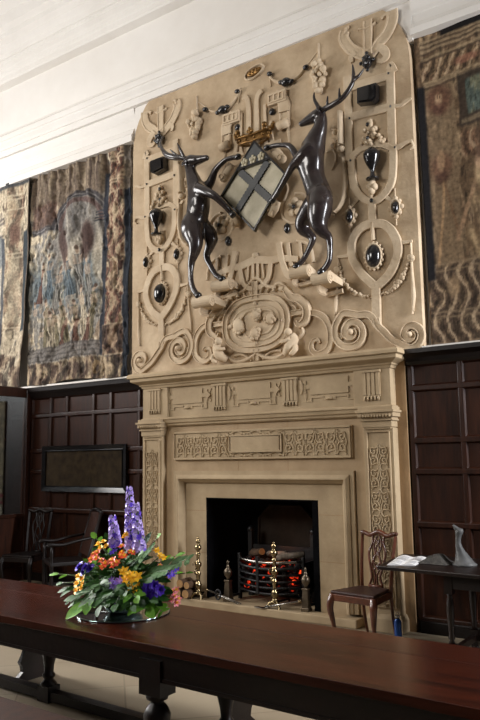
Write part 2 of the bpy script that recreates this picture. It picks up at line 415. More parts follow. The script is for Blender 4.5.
# frieze, breaking forward over the pilasters
mb = MB(); mb.box(-1.70, 1.70, -.1, 0, 2.255, 2.66)
for s in (-1, 1): mb.box(s * 1.52 - .21, s * 1.52 + .21, -.135, 0, 2.255, 2.66)
wb(mb, 'frieze', S, fp, .004)
mb = MB(); ring_run(mb, [(.08, 2.165), (.10, 2.18), (.10, 2.2), (.125, 2.21), (.135, 2.245), (.15, 2.255), (.15, 2.27), (.12, 2.285)], 1.6)
wb(mb, 'architrave', S, fp)
for cxx in (-1.52, -.5, .5, 1.52):
    yy = -.135 if abs(cxx) > 1 else -.1
    mb = MB()
    wdt = .2
    for k in range(4):
        xk = cxx - wdt / 2 + wdt * (k + .5) / 4
        mb.box(xk - .017, xk + .017, yy - .022, yy, 2.39, 2.65)
    mb.box(cxx - wdt / 2, cxx + wdt / 2, yy - .012, yy, 2.39, 2.65); mb.box(cxx - wdt / 2 - .01, cxx + wdt / 2 + .01, yy - .034, yy, 2.63, 2.655)
    for k in range(5):
        xk = cxx - wdt / 2 + wdt * (k + .5) / 5; mb.lathe([(.0, 2.335), (.015, 2.335), (.012, 2.36), (.01, 2.375)], (xk, yy - .015, 0), 6)
    mb.box(cxx - wdt / 2, cxx + wdt / 2, yy - .02, yy, 2.372, 2.386)
    wb(mb, 'fluted_block', S, fp)
for a, b in ((-1.38, -.62), (-.38, .38), (.62, 1.38)):
    mb = MB(); mb.hs = .55; c = (a + b) / 2; y = -.1; hw = (b - a) / 2
    mb.box(c - hw * .62, c + hw * .62, y - .012, y, 2.44, 2.62)
    mb.strap([(c - hw * .62, 2.41), (c - hw * .2, 2.41), (c - hw * .2, 2.385), (c + hw * .2, 2.385), (c + hw * .2, 2.41), (c + hw * .62, 2.41)], .022, .02, y, sub=0, prof='flat')
    for s in (-1, 1):
        mb.strap([(c + s * hw * .6, 2.41), (c + s * hw * .6, 2.37), (c + s * hw * .78, 2.37), (c + s * hw * .78, 2.45)], .022, .02, y, sub=0, prof='flat')
        mb.strap([(c + s * hw * .62, 2.53), (c + s * hw * .9, 2.53)], .05, .024, y, sub=0, prof='flat')
        mb.strap([(c + s * hw * .8, 2.46), (c + s * hw * .8, 2.6)], .03, .026, y, sub=0, prof='flat')
        mb.strap([(c + s * hw * .96, 2.45), (c + s * hw * .88, 2.53), (c + s * hw * .96, 2.61)], .024, .022, y, sub=0, prof='flat')
        mb.prism([(c + s * (hw * .97), 2.53), (c + s * hw * .86, 2.575), (c + s * hw * .86, 2.485)], y, y - .03)
    mb.blob((c, y - .015, 2.39), (.04, .02, .018)); wb(mb, 'strapwork_tablet', S, fp)
# pilasters
def curls(mb, cxx, czz, s, y, fl=1, r=.008):
    """one arabesque cell of half-width s mirrored left and right"""
    for q in (-1, 1):
        p = lambda u, v: (cxx + q * u * s, czz + v * s * fl)
        mb.strap([p(.06, -1), p(.3, -.7), p(.75, -.75), p(.85, -.4), p(.55, -.2), p(.38, -.42), p(.55, -.5)], r * 2, .016, y, sub=4, prof='round')
        mb.strap([p(.06, 1), p(.3, .7), p(.75, .75), p(.85, .4), p(.55, .2), p(.38, .42), p(.55, .5)], r * 2, .016, y, sub=4, prof='round')
        mb.strap([p(.85, -.4), p(.98, 0), p(.85, .4)], r * 2, .014, y, sub=4, prof='round')
        mb.strap([p(.06, -1), p(.12, -.3), p(.3, 0), p(.12, .3), p(.06, 1)], r * 2.2, .016, y, sub=4, prof='round')
        mb.strap([p(.3, 0), p(.7, 0)], r * 2.4, .014, y, sub=0, prof='flat')
        mb.strap([p(.95, -1), p(.8, -.85), p(.95, -.7)], r * 1.8, .014, y, sub=3, prof='round')
    mb.blob((cxx, y, czz), (s * .12, .014, s * .3 * fl), n=6, m=4)
for s in (-1, 1):
    pm = MB(); c = s * 1.57
    pm.box(c - .165, c + .165, -.13, .0, .16, 2.04); pil = wb(pm, 'pilaster', S, fp, .004)
    cm = MB()
    for (dx, pj, z0, z1) in ((.15, .15, 2.03, 2.05), (.165, .16, 2.05, 2.115), (.185, .18, 2.115, 2.13), (.175, .17, 2.13, 2.155), (.2, .2, 2.155, 2.2), (.215, .22, 2.2, 2.225), (.195, .195, 2.225, 2.26)):
        cm.box(c - dx, c + dx, -pj, 0, z0, z1)
    for k in range(11):
        xk = c - .18 + .36 * (k + .5) / 11; cm.blob((xk, -.2, 2.165), (.012, .014, .018), n=6, m=5)
    wb(cm, 'capital', S, pil, .003)
    b = MB(); b.box(c - .2, c + .2, -.17, 0, 0, .12); b.frustum((c - .2, c + .2, -.17, 0, .12), (c - .175, c + .175, -.145, 0, .17)); wb(b, 'base', S, pil, .004)
    a = MB(); y = -.13
    a.strap([(c - .125, .24), (c + .125, .24), (c + .125, 2.0), (c - .125, 2.0)], .014, .02, y, True, 0, 'flat')
    z = .36; k = 0
    while z < 1.95:
        curls(a, c, z, .105, y, 1.1); z += .232; k += 1
    wb(a, 'carved_arabesque', S, pil)
# the field, the carved panel and the moulded frame of the opening
mb = MB(); mb.box(-1.42, 1.42, -.055, 0, 1.6, 2.17); mb.box(-1.42, -1.26, -.055, 0, .12, 1.6); mb.box(1.26, 1.42, -.055, 0, .12, 1.6)
wb(mb, 'field', SW, fp)
mb = MB(); mb.box(-1.245, 1.245, -.085, -.055, 1.735, 2.09); pan = wb(mb, 'carved_panel', S, fp, .004)
mb = MB(); y = -.085
mb.strap([(-1.23, 1.75), (1.23, 1.75), (1.23, 2.075), (-1.23, 2.075)], .02, .018, y, True, 0, 'flat')
x = -1.06
while x < 1.1:
    if abs(x) > .4: curls(mb, x, 1.912, .128, y, 1.05, .01)
    else:
        for zc_ in (1.795, 2.05):
            for q in (-1, 1):
                mb.strap([(x - .12 * q, zc_ - .02), (x, zc_ + .015), (x + .09 * q, zc_ - .005), (x + .05 * q, zc_ - .02)], .018, .016, y, sub=4, prof='round')
    x += .265
for q in (-1, 1):
    mb.strap([(q * .38, 1.77), (q * .43, 1.9), (q * .38, 2.05)], .022, .018, y, sub=4, prof='round')
mb.box(-.34, .34, y - .03, y, 1.835, 2.0); mb.strap([(-.36, 1.825), (.36, 1.825), (.36, 2.015), (-.36, 2.015)], .02, .036, y, True, 0, 'flat')
wb(mb, 'carved_arabesque', S, pan)
def frame3(mb, w0, h0, w1, h1, y0, y1, yb):   # three-sided splayed frame
    o = [(-w0, .12), (-w0, h0), (w0, h0), (w0, .12)]; i = [(-w1, .12), (-w1, h1), (w1, h1), (w1, .12)]
    vs = [(x, y0, z) for x, z in o] + [(x, y1, z) for x, z in i] + [(x, yb, z) for x, z in o] + [(x, yb, z) for x, z in i]
    fs = []
    for k in range(3): fs += [(k, k + 1, 5 + k, 4 + k), (8 + k, 9 + k, k + 1, k), (4 + k, 5 + k, 13 + k, 12 + k)]
    mb.add(vs, fs)
mb = MB()
frame3(mb, 1.25, 1.60, 1.20, 1.555, -.085, -.085, 0); frame3(mb, 1.2, 1.555, 1.165, 1.52, -.1, -.115, 0); frame3(mb, 1.165, 1.52, 1.145, 1.505, -.125, -.125, 0)
frame3(mb, 1.145, 1.505, 1.10, 1.46, -.115, -.06, 0)
wb(mb, 'opening_moulding', S, fp)
mb = MB(); mb.box(-1.12, -.78, -.03, .1, .09, 1.47); jl = wb(mb, 'jamb', S, fp)
mb = MB(); mb.box(.78, 1.12, -.03, .1, .09, 1.47); wb(mb, 'jamb', S, fp)
mb = MB(); mb.box(-.78, .78, -.03, .1, 1.278, 1.47); wb(mb, 'lintel', S, fp)
# joints between the blocks, each its own hairline
J = [(x - .003, x + .003, -.0565, -.054, 1.6, 2.165) for x in (-.27, .42)]
for sg in (-1, 1):
    J += [(sg * .95 - .165, sg * .95 + .165, -.0312, -.029, z - .003, z + .003) for z in (.62, 1.12)]
    J += [(sg * 1.805 - .03, sg * 1.805 + .03, -.0012, .001, z - .003, z + .003) for z in (.5, 1.05, 1.6, 2.2)]
for q in J: wb(MB().box(*q), 'joint', M['stone_dark'], fp)
# soot-black fire chamber
mb = MB(); d = .62
mb.add([(-.78, .1, .09), (-.78, .1, 1.3), (-.55, d, 1.3), (-.55, d, .09)], [(0, 1, 2, 3)])
mb.add([(.78, .1, .09), (.78, .1, 1.3), (.55, d, 1.3), (.55, d, .09)], [(3, 2, 1, 0)])
mb.add([(-.55, d, .09), (-.55, d, 1.3), (.55, d, 1.3), (.55, d, .09)], [(0, 1, 2, 3)])
mb.add([(-.78, .1, 1.29), (.78, .1, 1.29), (.55, d, 1.29), (-.55, d, 1.29)], [(0, 1, 2, 3)])
mb.box(-.78, -.765, -.025, .1, .09, 1.278); mb.box(.70, .78, -.028, .1, .09, 1.278); mb.box(-.78, .78, -.02, .1, 1.262, 1.278)
wb(mb, 'fire_chamber', M['soot'], fp)
hm = MB(); hm.box(-1.2, 1.28, -.2, .1, 0, .09); hm.box(-.78, .78, .1, d, 0, .09); wb(hm, 'hearth', S, fp, .012)
fb = thing('iron_fireback', 'rust brown iron plate leaning at the back of the fire chamber behind the grate', 'fireback', (-.03, d - .02, .09))
mb = MB(); mb.add([(-.42, d - .06, .1), (.36, d - .06, .1), (.36, d - .015, 1.0), (.2, d - .015, 1.16), (-.26, d - .015, 1.16), (-.42, d - .015, 1.0)] + [(-.42, d - .045, .1), (.36, d - .045, .1), (.36, d - .001, 1.0), (.2, d - .001, 1.16), (-.26, d - .001, 1.16), (-.42, d - .001, 1.0)],
   [(0, 1, 2, 3, 4, 5), (11, 10, 9, 8, 7, 6)] + [(k, (k + 1) % 6, 6 + (k + 1) % 6, 6 + k)[::-1] for k in range(6)])
wb(mb, 'plate', M['fireback'], fb)
mb = MB(); mb.tube([(-.42, d - .062, .12), (-.42, d - .025, 1.0), (-.26, d - .022, 1.16), (.2, d - .022, 1.16), (.36, d - .025, 1.0), (.36, d - .062, .12)], .015, 6); wb(mb, 'raised_rim', M['fireback'], fb)
# ------------------------------------------------------------------ plaster overmantel
om = thing('plaster_overmantel', 'tall cream plaster relief of strapwork, scrolls and garlands filling the wall above the fireplace shelf', 'overmantel', (0, -.0, 2.86))
R_ = M['relief']
mb = MB()
cn = [(2.06, 6.08), (2.05, 6.22), (2.02, 6.36), (1.965, 6.49), (1.9, 6.6), (1.83, 6.7), (1.765, 6.757)]
out = [(-2.06, 2.86), (2.06, 2.86)] + cn + [(-x, z) for x, z in cn[::-1]]
mb.prism(out, WB, 0); wb(mb, 'backing', M['plaster'], om)
YR = -.02
SIDE = 1
P_exact = P
def P(px, py, y=0.0):            # the left half of the relief is a slightly lower, inset echo of the right half
    p = P_exact(px, py, y)
    if SIDE < 0: p.x -= .05; p.z -= .04 * (p.z - 4.6)
    return p
def part(name, fn, m=None, both=True, hs=.72):
    global SIDE
    for s in ((1, -1) if both else (1,)):
        SIDE = s
        mb = MB(); mb.hs = hs; fn(mb, s); wb(mb, name, m or R_, om)
    SIDE = 1
def X(pts, s): return XZ(pts, YR, s)
# lyre ornament at the top corner
def f(mb, s):
    mb.strap(X([(344.5, 31), (343, 36), (345, 42), (351, 49), (360, 53), (366, 55)], s), .135, .035)
    mb.strap(X([(391.5, 10), (391.5, 20), (387, 32), (379, 42), (376, 47), (370, 54)], s), .135, .035)
    mb.strap(X([(381, 19), (384.5, 14.5), (389.5, 14)], s), .05, .04, prof='round')
    mb.strap(X([(349, 26.5), (346, 28), (344.5, 34)], s), .05, .04, prof='round')
    mb.strap(X([(367.3, 20), (367.5, 55)], s), .115, .04, sub=0)
    mb.strap(X([(358, 29), (367, 27.5), (375.5, 22)], s), .035, .04, prof='round')
    mb.strap(X([(377, 46), (384, 50), (386, 56), (381, 61), (377, 60)], s), [.09, .1, .08, .06, .04], .035, prof='flat')
    mb.strap(X([(355, 52), (351, 57), (352, 62)], s), [.08, .07, .04], .035, prof='flat')
part('lyre_strapwork', f)
def f(mb, s):
    p = P(367, 61.5, -.05); c = V((p.x * s, -.05, p.z)); mb.blob(c, (.06, .05, .09))
    for a in range(4): mb.blob(c + V((.075 * math.cos(a * PI / 2), -.0, .1 * math.sin(a * PI / 2))), (.024, .022, .024), n=8, m=6)
    for a in range(4): mb.blob(c + V((.035 * math.cos(a * PI / 2 + .78), -.02, .05 * math.sin(a * PI / 2 + .78))), (.03, .03, .03), n=8, m=6)
part('dark_boss', f, M['jet'])
# ladder frame
def f(mb, s):
    w = .095
    mb.strap(X([(347, 76), (349.3, 160)], s), w, .04, sub=0, prof='flat'); mb.strap(X([(390, 70), (392, 150)], s), w, .04, sub=0, prof='flat')
    mb.strap(X([(346, 88.5), (394, 74)], s), w, .042, sub=0, prof='flat'); mb.strap(X([(346, 118), (394, 106)], s), w, .042, sub=0, prof='flat')
    mb.strap(X([(392, 106), (400, 105.5), (406, 101), (411, 98)], s), [.06, .035, .04, .02], .035, prof='flat')
    mb.strap(X([(388, 70), (391, 64), (395, 71)], s), .06, .04, prof='flat')
part('ladder_strapwork', f)
def f(mb, s):
    a = X([(360, 91), (379, 85.5), (379, 100), (375, 104), (360, 106)], s)
    mb.prism(a, 0, -.1); b = [(lerp(x, sum(q[0] for q in a) / 5, .18), lerp(z, sum(q[1] for q in a) / 5, .18)) for x, z in a]; mb.prism(b, -.09, -.125)
part('black_tablet', f, M['jet'])
# U-shaped loop round the urn
def f(mb, s):
    w = .085
    mb.strap(X([(351.5, 157), (352, 170), (353, 182), (358, 193), (365, 199.5), (371.5, 201.5), (378, 199.5), (386, 192), (391.5, 181), (393, 165), (393, 148)], s), w, .045, prof='flat')
    mb.strap(X([(350, 160), (354, 154), (360, 149), (366, 147), (372, 145.5), (379, 144.5), (386, 146), (392, 149)], s), w * .8, .045, prof='flat')
    mb.strap(X([(390, 147.5), (398, 147), (405, 143), (412, 140.5)], s), [.1, .06, .045, .03], .04, prof='flat')
    mb.strap(X([(352, 159), (345, 158), (340, 155)], s), [.08, .05, .03], .04, prof='flat')
    mb.strap(X([(371.5, 200), (372.6, 222)], s), .09, .045, sub=0, prof='flat')
    mb.strap(X([(359, 197), (352, 205), (349.5, 208)], s), [.06, .03, .02], .03, prof='flat'); mb.strap(X([(384, 196), (391, 200), (395, 200)], s), [.06, .03, .02], .03, prof='flat')
part('urn_strapwork', f)
def f(mb, s):
    rnd = random.Random(3)
    for k in range(34):
        t = rnd.random() ** .7; px = lerp(369, lerp(357, 385, rnd.random()), t); py = lerp(119, lerp(147, 141, (px - 357) / 28), t)
        p = P(px, py, -.05); mb.blob((p.x * s, -.02 - rnd.random() * .03, p.z), (.026, .03, .026), n=7, m=5)
part('fruit_cone', f)
for q in ((367.5, 124.5), (367.5, 138), (371.3, 200.5)):
    def f(mb, s):
        p = P(*q, -.06); mb.blob((p.x * s, -.06, p.z), (.023, .02, .026), n=8, m=6)
    part('dark_stud', f, M['jet'])
for q in ((349, 118), (350, 160), (390, 106), (394.5, 147), (388, 73)):
    def f(mb, s):
        p = P(*q, -.04); mb.blob((p.x * s, -.034, p.z), (.013, .012, .015), n=6, m=5)
    part('dark_stud', f, M['jet'])
def f(mb, s):
    p = P(371, 158, -.1); prof = [(.0, -.27), (.085, -.27), (.09, -.25), (.04, -.23), (.028, -.17), (.035, -.13), (.075, -.06), (.11, .03), (.118, .09), (.1, .13), (.06, .15), (.05, .17), (.0, .175)]
    mb.lathe([(r * .82, z * .82) for r, z in prof], (p.x * s, -.08, p.z - .02), 16)
part('black_urn', f, M['jet'])
def f(mb, s):
    for px, py, r in ((371, 184, .05), (371, 190, .04), (368.5, 187, .035), (374, 186, .035)):
        p = P(px, py, -.06); mb.blob((p.x * s, -.04, p.z), (r, .05, r * 1.2), n=8, m=6)
    mb.strap(X([(371, 178), (371, 198)], s), [.11, .1, .05], .05, prof='round')
part('leaf_pendant', f)
# small jewels
for px, py in ((349.2, 216), (395, 207)):
    def f(mb, s):
        p = P(px, py, -.03); c = V((p.x * s, -.01, p.z))
        for a in range(8):
            r = .082 if a % 2 == 0 else .07; an = a * PI / 4 + PI / 2; mb.blob(c + V((r * .8 * math.cos(an), 0, r * 1.25 * math.sin(an))), (.03, .022, .03), n=8, m=6)
        mb.strap([(c.x, c.z - .2), (c.x, c.z + .22)], [.01, .07, .01], .03, prof='round'); 
        pts = [(c.x + .05 * math.cos(k * PI / 6), c.z + .085 * math.sin(k * PI / 6)) for k in range(12)]; mb.strap(pts, .03, .055, 0, True, 2, 'round')
    part('jewel_mount', f)
    def f(mb, s):
        p = P(px, py, -.05); mb.blob((p.x * s, -.04, p.z), (.035, .035, .07))
    part('black_jewel', f, M['jet'])
# pointed ring with the large jewel
def f(mb, s):
    mb.strap(X([(372.6, 224), (365, 226), (358, 231), (352.5, 240), (351.5, 250), (354, 261), (362, 274), (370, 282), (376, 286), (383, 281), (390, 273), (396, 260), (398, 249), (396, 239), (390, 229), (382, 224)], s), .1, .05, closed=True, prof='flat')
    mb.strap(X([(376, 284), (376.6, 323)], s), .1, .05, sub=0, prof='flat')
    mb.strap(X([(397, 242), (404, 242.5), (412, 241)], s), [.07, .04, .03], .04, prof='flat'); mb.strap(X([(352, 254), (345, 256), (337, 257)], s), [.07, .04, .03], .04, prof='flat')
part('ring_strapwork', f)
def f(mb, s):
    p = P(372.6, 255.5, -.05); c = (p.x * s, p.z)
    pts = [(c[0] + .09 * math.cos(k * PI / 8), c[1] + .134 * math.sin(k * PI / 8)) for k in range(16)]; mb.strap(pts, .03, .07, 0, True, 2, 'round')
    for k in range(16): mb.blob((c[0] + .105 * math.cos(k * PI / 8), -.02, c[1] + .15 * math.sin(k * PI / 8)), .018, n=6, m=5)
    mb.strap([(c[0], c[1] + .18), (c[0], c[1] + .38)], [.05, .1, .06], .06, prof='round')
part('jewel_mount', f)
def f(mb, s):
    p = P(372.6, 255.5, -.08); mb.blob((p.x * s, -.06, p.z), (.085, .065, .125), n=16, m=10)
part('large_black_jewel', f, M['jet'])
# tassels and garlands
def rope(mb, pts, r0, r1, n, sd=1):
    rnd = random.Random(sd); c = cr([V(p) for p in pts], 12)
    for k in range(n):
        t = k / (n - 1); q = c[min(int(t * (len(c) - 1)), len(c) - 1)]; r = lerp(r0, r1, math.sin(PI * t))
        mb.blob((q.x + rnd.uniform(-r, r) * .6, -.012 - rnd.random() * .012, q.y + rnd.uniform(-r, r) * .6), (r * .8, r * .7, r * .8), n=7, m=5)
def f(mb, s):
    mb.strap(X([(410.5, 241), (411.5, 270), (413, 296), (412, 314)], s), [.02, .03, .05, .015], .04, prof='round'); rope(mb, X([(411, 258), (413, 311)], s), .02, .036, 34)
part('tassel', f)
def f(mb, s):
    mb.strap(X([(338, 257), (337, 285), (335.5, 302), (335, 316)], s), [.02, .03, .05, .015], .04, prof='round'); rope(mb, X([(337, 270), (335, 313)], s), .018, .034, 30)
part('tassel', f)
def f(mb, s): rope(mb, X([(339, 262), (343, 280), (352, 291), (362, 296), (374, 297)], s), .01, .03, 46)
part('garland', f)
def f(mb, s): rope(mb, X([(408, 262), (404, 274), (398, 283), (390, 291), (379, 295)], s), .01, .03, 44)
part('garland', f)
# the long S scroll along the bottom
def spiral(c, r0, r1, a0, turns, n=22, ex=1.):
    return [(c[0] + lerp(r0, r1, (k / n) ** .85) * math.cos(a0 + turns * 2 * PI * k / n) * ex, c[1] + lerp(r0, r1, (k / n) ** .85) * math.sin(a0 + turns * 2 * PI * k / n)) for k in range(n + 1)]
def f(mb, s):
    a = XZ([(377.5, 326), (372, 317), (366, 314.5), (358, 315)], YR); c = P(351.5, 332, YR)
    pts = a + spiral((c.x, c.z), .235, .02, PI / 2 + .35, 1.75)
    mb.strap([(x * s, z) for x, z in pts], .085, .06, sub=3)
    mb.blob((c.x * s, -.05, c.z), (.035, .04, .035), n=8, m=6)
    a = XZ([(376.6, 318), (378, 326), (384, 332), (391, 339), (398, 343)], YR); c = P(410.5, 334.5, YR)
    pts = a + spiral((c.x, c.z), .155, .018, -PI / 2 - .5, 1.5)[1:][::1]
    mb.strap([(x * s, z) for x, z in pts], [.085, .085, .085, .07, .05], .06, sub=3)
    mb.blob((c.x * s, -.05, c.z), (.03, .04, .03), n=8, m=6)
part('s_scroll', f)
def f(mb, s):
    mb.strap(X([(308, 313), (316, 313.5), (324, 318), (329.5, 327), (331, 337), (329, 347), (323, 353), (316, 354), (311.5, 349), (312.5, 342), (317, 339.5), (319.5, 343)], s), [.07, .085, .085, .085, .08, .07, .05, .03], .055)
    mb.strap(X([(330, 337.5), (342, 336.5)], s), .07, .045, sub=0)
part('c_scroll', f)
# straps under the shield
def f(mb, s):
    U = X([(240, 250), (241.5, 258), (246, 264), (252, 267.5), (257, 267.5)], -1) if False else None
    pts = [(s * a, b) for a, b in ((.0, 3.79), (.09, 3.8), (.165, 3.86), (.205, 3.95), (.225, 4.07))]
    mb.strap(pts, .06, .06, prof='flat')
    mb.strap([(s * .035, 3.86), (s * .035, 4.12)], .04, .045, sub=0, prof='flat')
    mb.strap([(s * .12, 3.9), (s * .1, 4.12)], .03, .045, sub=0, prof='flat')
    mb.strap([(s * .0, 4.15), (s * .22, 4.1), (s * .34, 4.1), (s * .46, 4.08), (s * .6, 4.05)], [.1, .09, .08, .07], .05, prof='flat')
    mb.strap(X([(279, 243), (281, 254), (284, 266), (288, 275), (292, 277)], s), .075, .06, prof='flat')
    mb.strap(X([(288, 243), (289.5, 255), (292, 266)], s), .045, .045, prof='flat'); mb.strap(X([(300, 241), (301, 255), (304, 264)], s), .04, .045, prof='flat')
    mb.strap(X([(296, 241), (306, 243), (311, 250), (313, 262)], s), .04, .045, prof='round')
    mb.strap(X([(297, 266), (298, 277), (306, 282)], s), .04, .045, prof='round')
part('under_shield_strapwork', f)
def f(mb, s):
    mb.blob((0, -.02, 4.2), (.05, .03, .04), n=8, m=6); mb.strap([(0, 3.78), (0, 3.68)], [.14, .04], .04, sub=0, prof='flat')
part('pendant_boss', f, both=False)
def f(mb, s):
    p = P(286.5, 228, -.03); mb.blob((p.x * s, -.02, p.z), (.04, .035, .065), n=10, m=8)
part('black_jewel', f, M['jet'])
# rosettes in a scrolling ring
def f(mb, s):
    p = P(294.5, 207, -.03); c = V((p.x * s, -.015, p.z))
    for k in range(5): an = k * 2 * PI / 5 + PI / 2; mb.blob(c + V((.07 * math.cos(an), 0, .075 * math.sin(an))), (.048, .04, .05), n=10, m=6)
    ring = spiral((c.x, c.z), .17, .2, PI * .5, -.85 * s, 18); mb.strap(ring, .04, .035, sub=2, prof='round')
    e = ring[-1]; mb.strap([e, (e[0] + s * .06, e[1] + .13), (e[0] + s * .03, e[1] + .24)], [.04, .03, .02], .03, prof='round')
part('rosette', f)
def f(mb, s):
    p = P(294.5, 207, -.03); mb.blob((p.x * s, -.055, p.z), (.028, .02, .028), n=8, m=6)
part('dark_stud', f, M['jet'])
# long fillets beside the stags
def f(mb, s):
    mb.strap(X([(340.5, 112), (341, 145)], s), .075, .11, sub=0, prof='round'); mb.strap(X([(343, 158), (345.5, 178), (344, 195), (340, 206), (335, 212)], s), [.04, .07, .06, .03], .09, prof='round')
    p = P(341, 149, -.03); mb.blob((p.x * s, -.03, p.z), (.05, .04, .04), n=8, m=6)
    mb.strap(X([(334, 215), (326, 214), (321, 208)], s), [.03, .025, .01], .04, prof='round')
    mb.strap(X([(326, 152), (333, 150), (335, 160), (331, 170)], s), [.02, .03, .03, .01], .03, prof='round')
    mb.strap(X([(330, 128), (337, 131), (336, 140), (331, 138)], s), [.02, .03, .03, .01], .03, prof='round')
    for q in ((334, 132), (332, 145)):
        p = P(*q, -.03); mb.blob((p.x * s, -.015, p.z), (.035, .03, .03), n=8, m=6)
part('fillet', f)
# swags and fruit drops at the top
def f(mb, s):
    mb.strap(X([(268, 72), (272, 79), (280, 82), (289, 81), (298, 76), (305, 67.5)], s), [.03, .04, .06, .06, .04, .03], .05, prof='round')
    mb.strap(X([(268.5, 73), (270.5, 86)], s), [.03, .02], .03, sub=0, prof='round'); mb.strap(X([(305, 67), (316, 52)], s), [.02, .015], .02, sub=0, prof='round')
part('swag', f)
for px, py, r in ((285.5, 81.8, .055), (280.5, 82, .03), (291, 81, .03), (305.5, 67, .033), (269, 73.5, .03)):
    def f(mb, s):
        p = P(px, py, -.05); mb.blob((p.x * s, -.04, p.z), (r * 1.3, r, r), n=10, m=6)
    part('black_fruit', f, M['jet'])
def f(mb, s):
    rnd = random.Random(11); mb.strap(X([(318, 43), (318.5, 72)], s), [.03, .05, .03], .03, sub=0, prof='round')
    for k in range(46):
        t = k / 45; py = lerp(62, 92, t); w = 1.5 + 5.5 * math.sin(PI * min(1, t * 1.1)) if t < .9 else 2
        p = P(319 + rnd.uniform(-w, w), py, -.04); mb.blob((p.x * s, -.02 - rnd.random() * .06, p.z), rnd.uniform(.026, .045), n=7, m=5)
part('fruit_drop', f)
# rolled straps beside the crown
def f(mb, s):
    mb.strap(X([(284, 112), (284, 104), (281, 97), (276, 93)], s), [.15, .16, .14, .08], .06, prof='flat')
    p = P(283, 125, -.06); c = V((p.x * s, -.06, p.z))
    mb.tube([c + V((-.07, 0, .0)), c + V((.07, 0, .02))], .055, 12); mb.strap([(c.x, c.z), (c.x + .0, c.z + .17)], .14, .07, sub=0, prof='rim')
    mb.strap([(c.x + .03 * s, c.z), (c.x + .05 * s, c.z - .22)], [.05, .03], .03, sub=0, prof='round')
    p = P(276, 97, -.06); mb.box(p.x * s - .13, p.x * s + .13, -.055, 0, p.z - .075, p.z + .075); mb.strap([(p.x * s - .1, p.z - .045), (p.x * s + .1, p.z - .045), (p.x * s + .1, p.z + .045), (p.x * s - .1, p.z + .045)], .018, .1, 0, True, 0, 'flat'); mb.strap([(p.x * s - .03, p.z - .05), (p.x * s - .03, p.z + .05)], .018, .098, sub=0, prof='flat'); mb.strap([(p.x * s + .04, p.z - .05), (p.x * s + .04, p.z + .05)], .018, .096, sub=0, prof='flat')
part('rolled_strap', f)
def f(mb, s):
    p = P(277, 153.5, -.1); c = V((p.x * s, -.09, p.z)); d = V((.06 * s, 0, -.075)); mb.tube([c - d, c - d * .3, c + d * .3, c + d], [.05, .058, .06, .05], 12); mb.blob(c + d * 1.05, (.058, .06, .058), n=12, m=8)
    sp = spiral((0, 0), .05, .008, 0, 1.5, 14); e = c + d * 1.05; mb.tube([(e.x + q[0], e.y - .055, e.z + q[1]) for q in sp], .01, 6)
part('shield_scroll', f)
def f(mb, s):
    p = P(273, 208, -.1); c = V((p.x * s, -.08, p.z)); d = V((.055 * s, 0, .09)); mb.tube([c - d, c, c + d * .9], [.045, .065, .05], 10); rnd = random.Random(5)
    for k in range(9): mb.blob(c + V((rnd.uniform(-.06, .06), -.045, rnd.uniform(-.09, .09))), rnd.uniform(.02, .036), n=7, m=5)
part('shield_scroll', f)
# centre straps above the crown
def f(mb, s):
    mb.strap([(s * .065, 5.56), (s * .065, 6.18), (s * .14, 6.3)], .07, .045, prof='flat')
    mb.strap([(s * .28, 5.58), (s * .25, 5.72), (s * .27, 5.86)], [.05, .06, .04], .04, prof='flat')
    mb.strap([(s * .19, 5.57), (s * .18, 6.1)], .045, .04, sub=0, prof='flat'); mb.strap([(s * .16, 5.56), (s * .4, 5.56)], .06, .04, sub=0, prof='flat')
part('crown_strapwork', f)
def f(mb, s):
    p = P(271.5, 111.5, -.03); mb.blob((p.x * s, -.02, p.z), (.045, .03, .045), n=10, m=6)
part('dark_stud', f, M['jet'])
def f(mb, s):
    c = P(253.5, 71.5, -.03); pts = [(c.x + .14 * math.cos(k * PI / 8), c.z + .075 * math.sin(k * PI / 8) + .03 * math.cos(k * PI / 8)) for k in range(16)]
    mb.strap(pts, .03, .05, 0, True, 2, 'round')
part('oval_mount', f, both=False)
def f(mb, s):
    c = P(253.5, 71.5, -.03); mb.blob((c.x, -.015, c.z), (.12, .03, .055), n=14, m=8)
    for k in range(-1, 2): mb.blob((c.x + k * .05, -.04, c.z + k * .008), (.022, .02, .03), n=8, m=6)
part('brown_oval', f, M['gilt'], both=False)
# hooks along the outer edge
def f(mb, s):
    mb.strap(X([(411, 141), (413, 146), (410, 149)], s), [.03, .03, .02], .04, prof='round')
part('edge_hook', f)
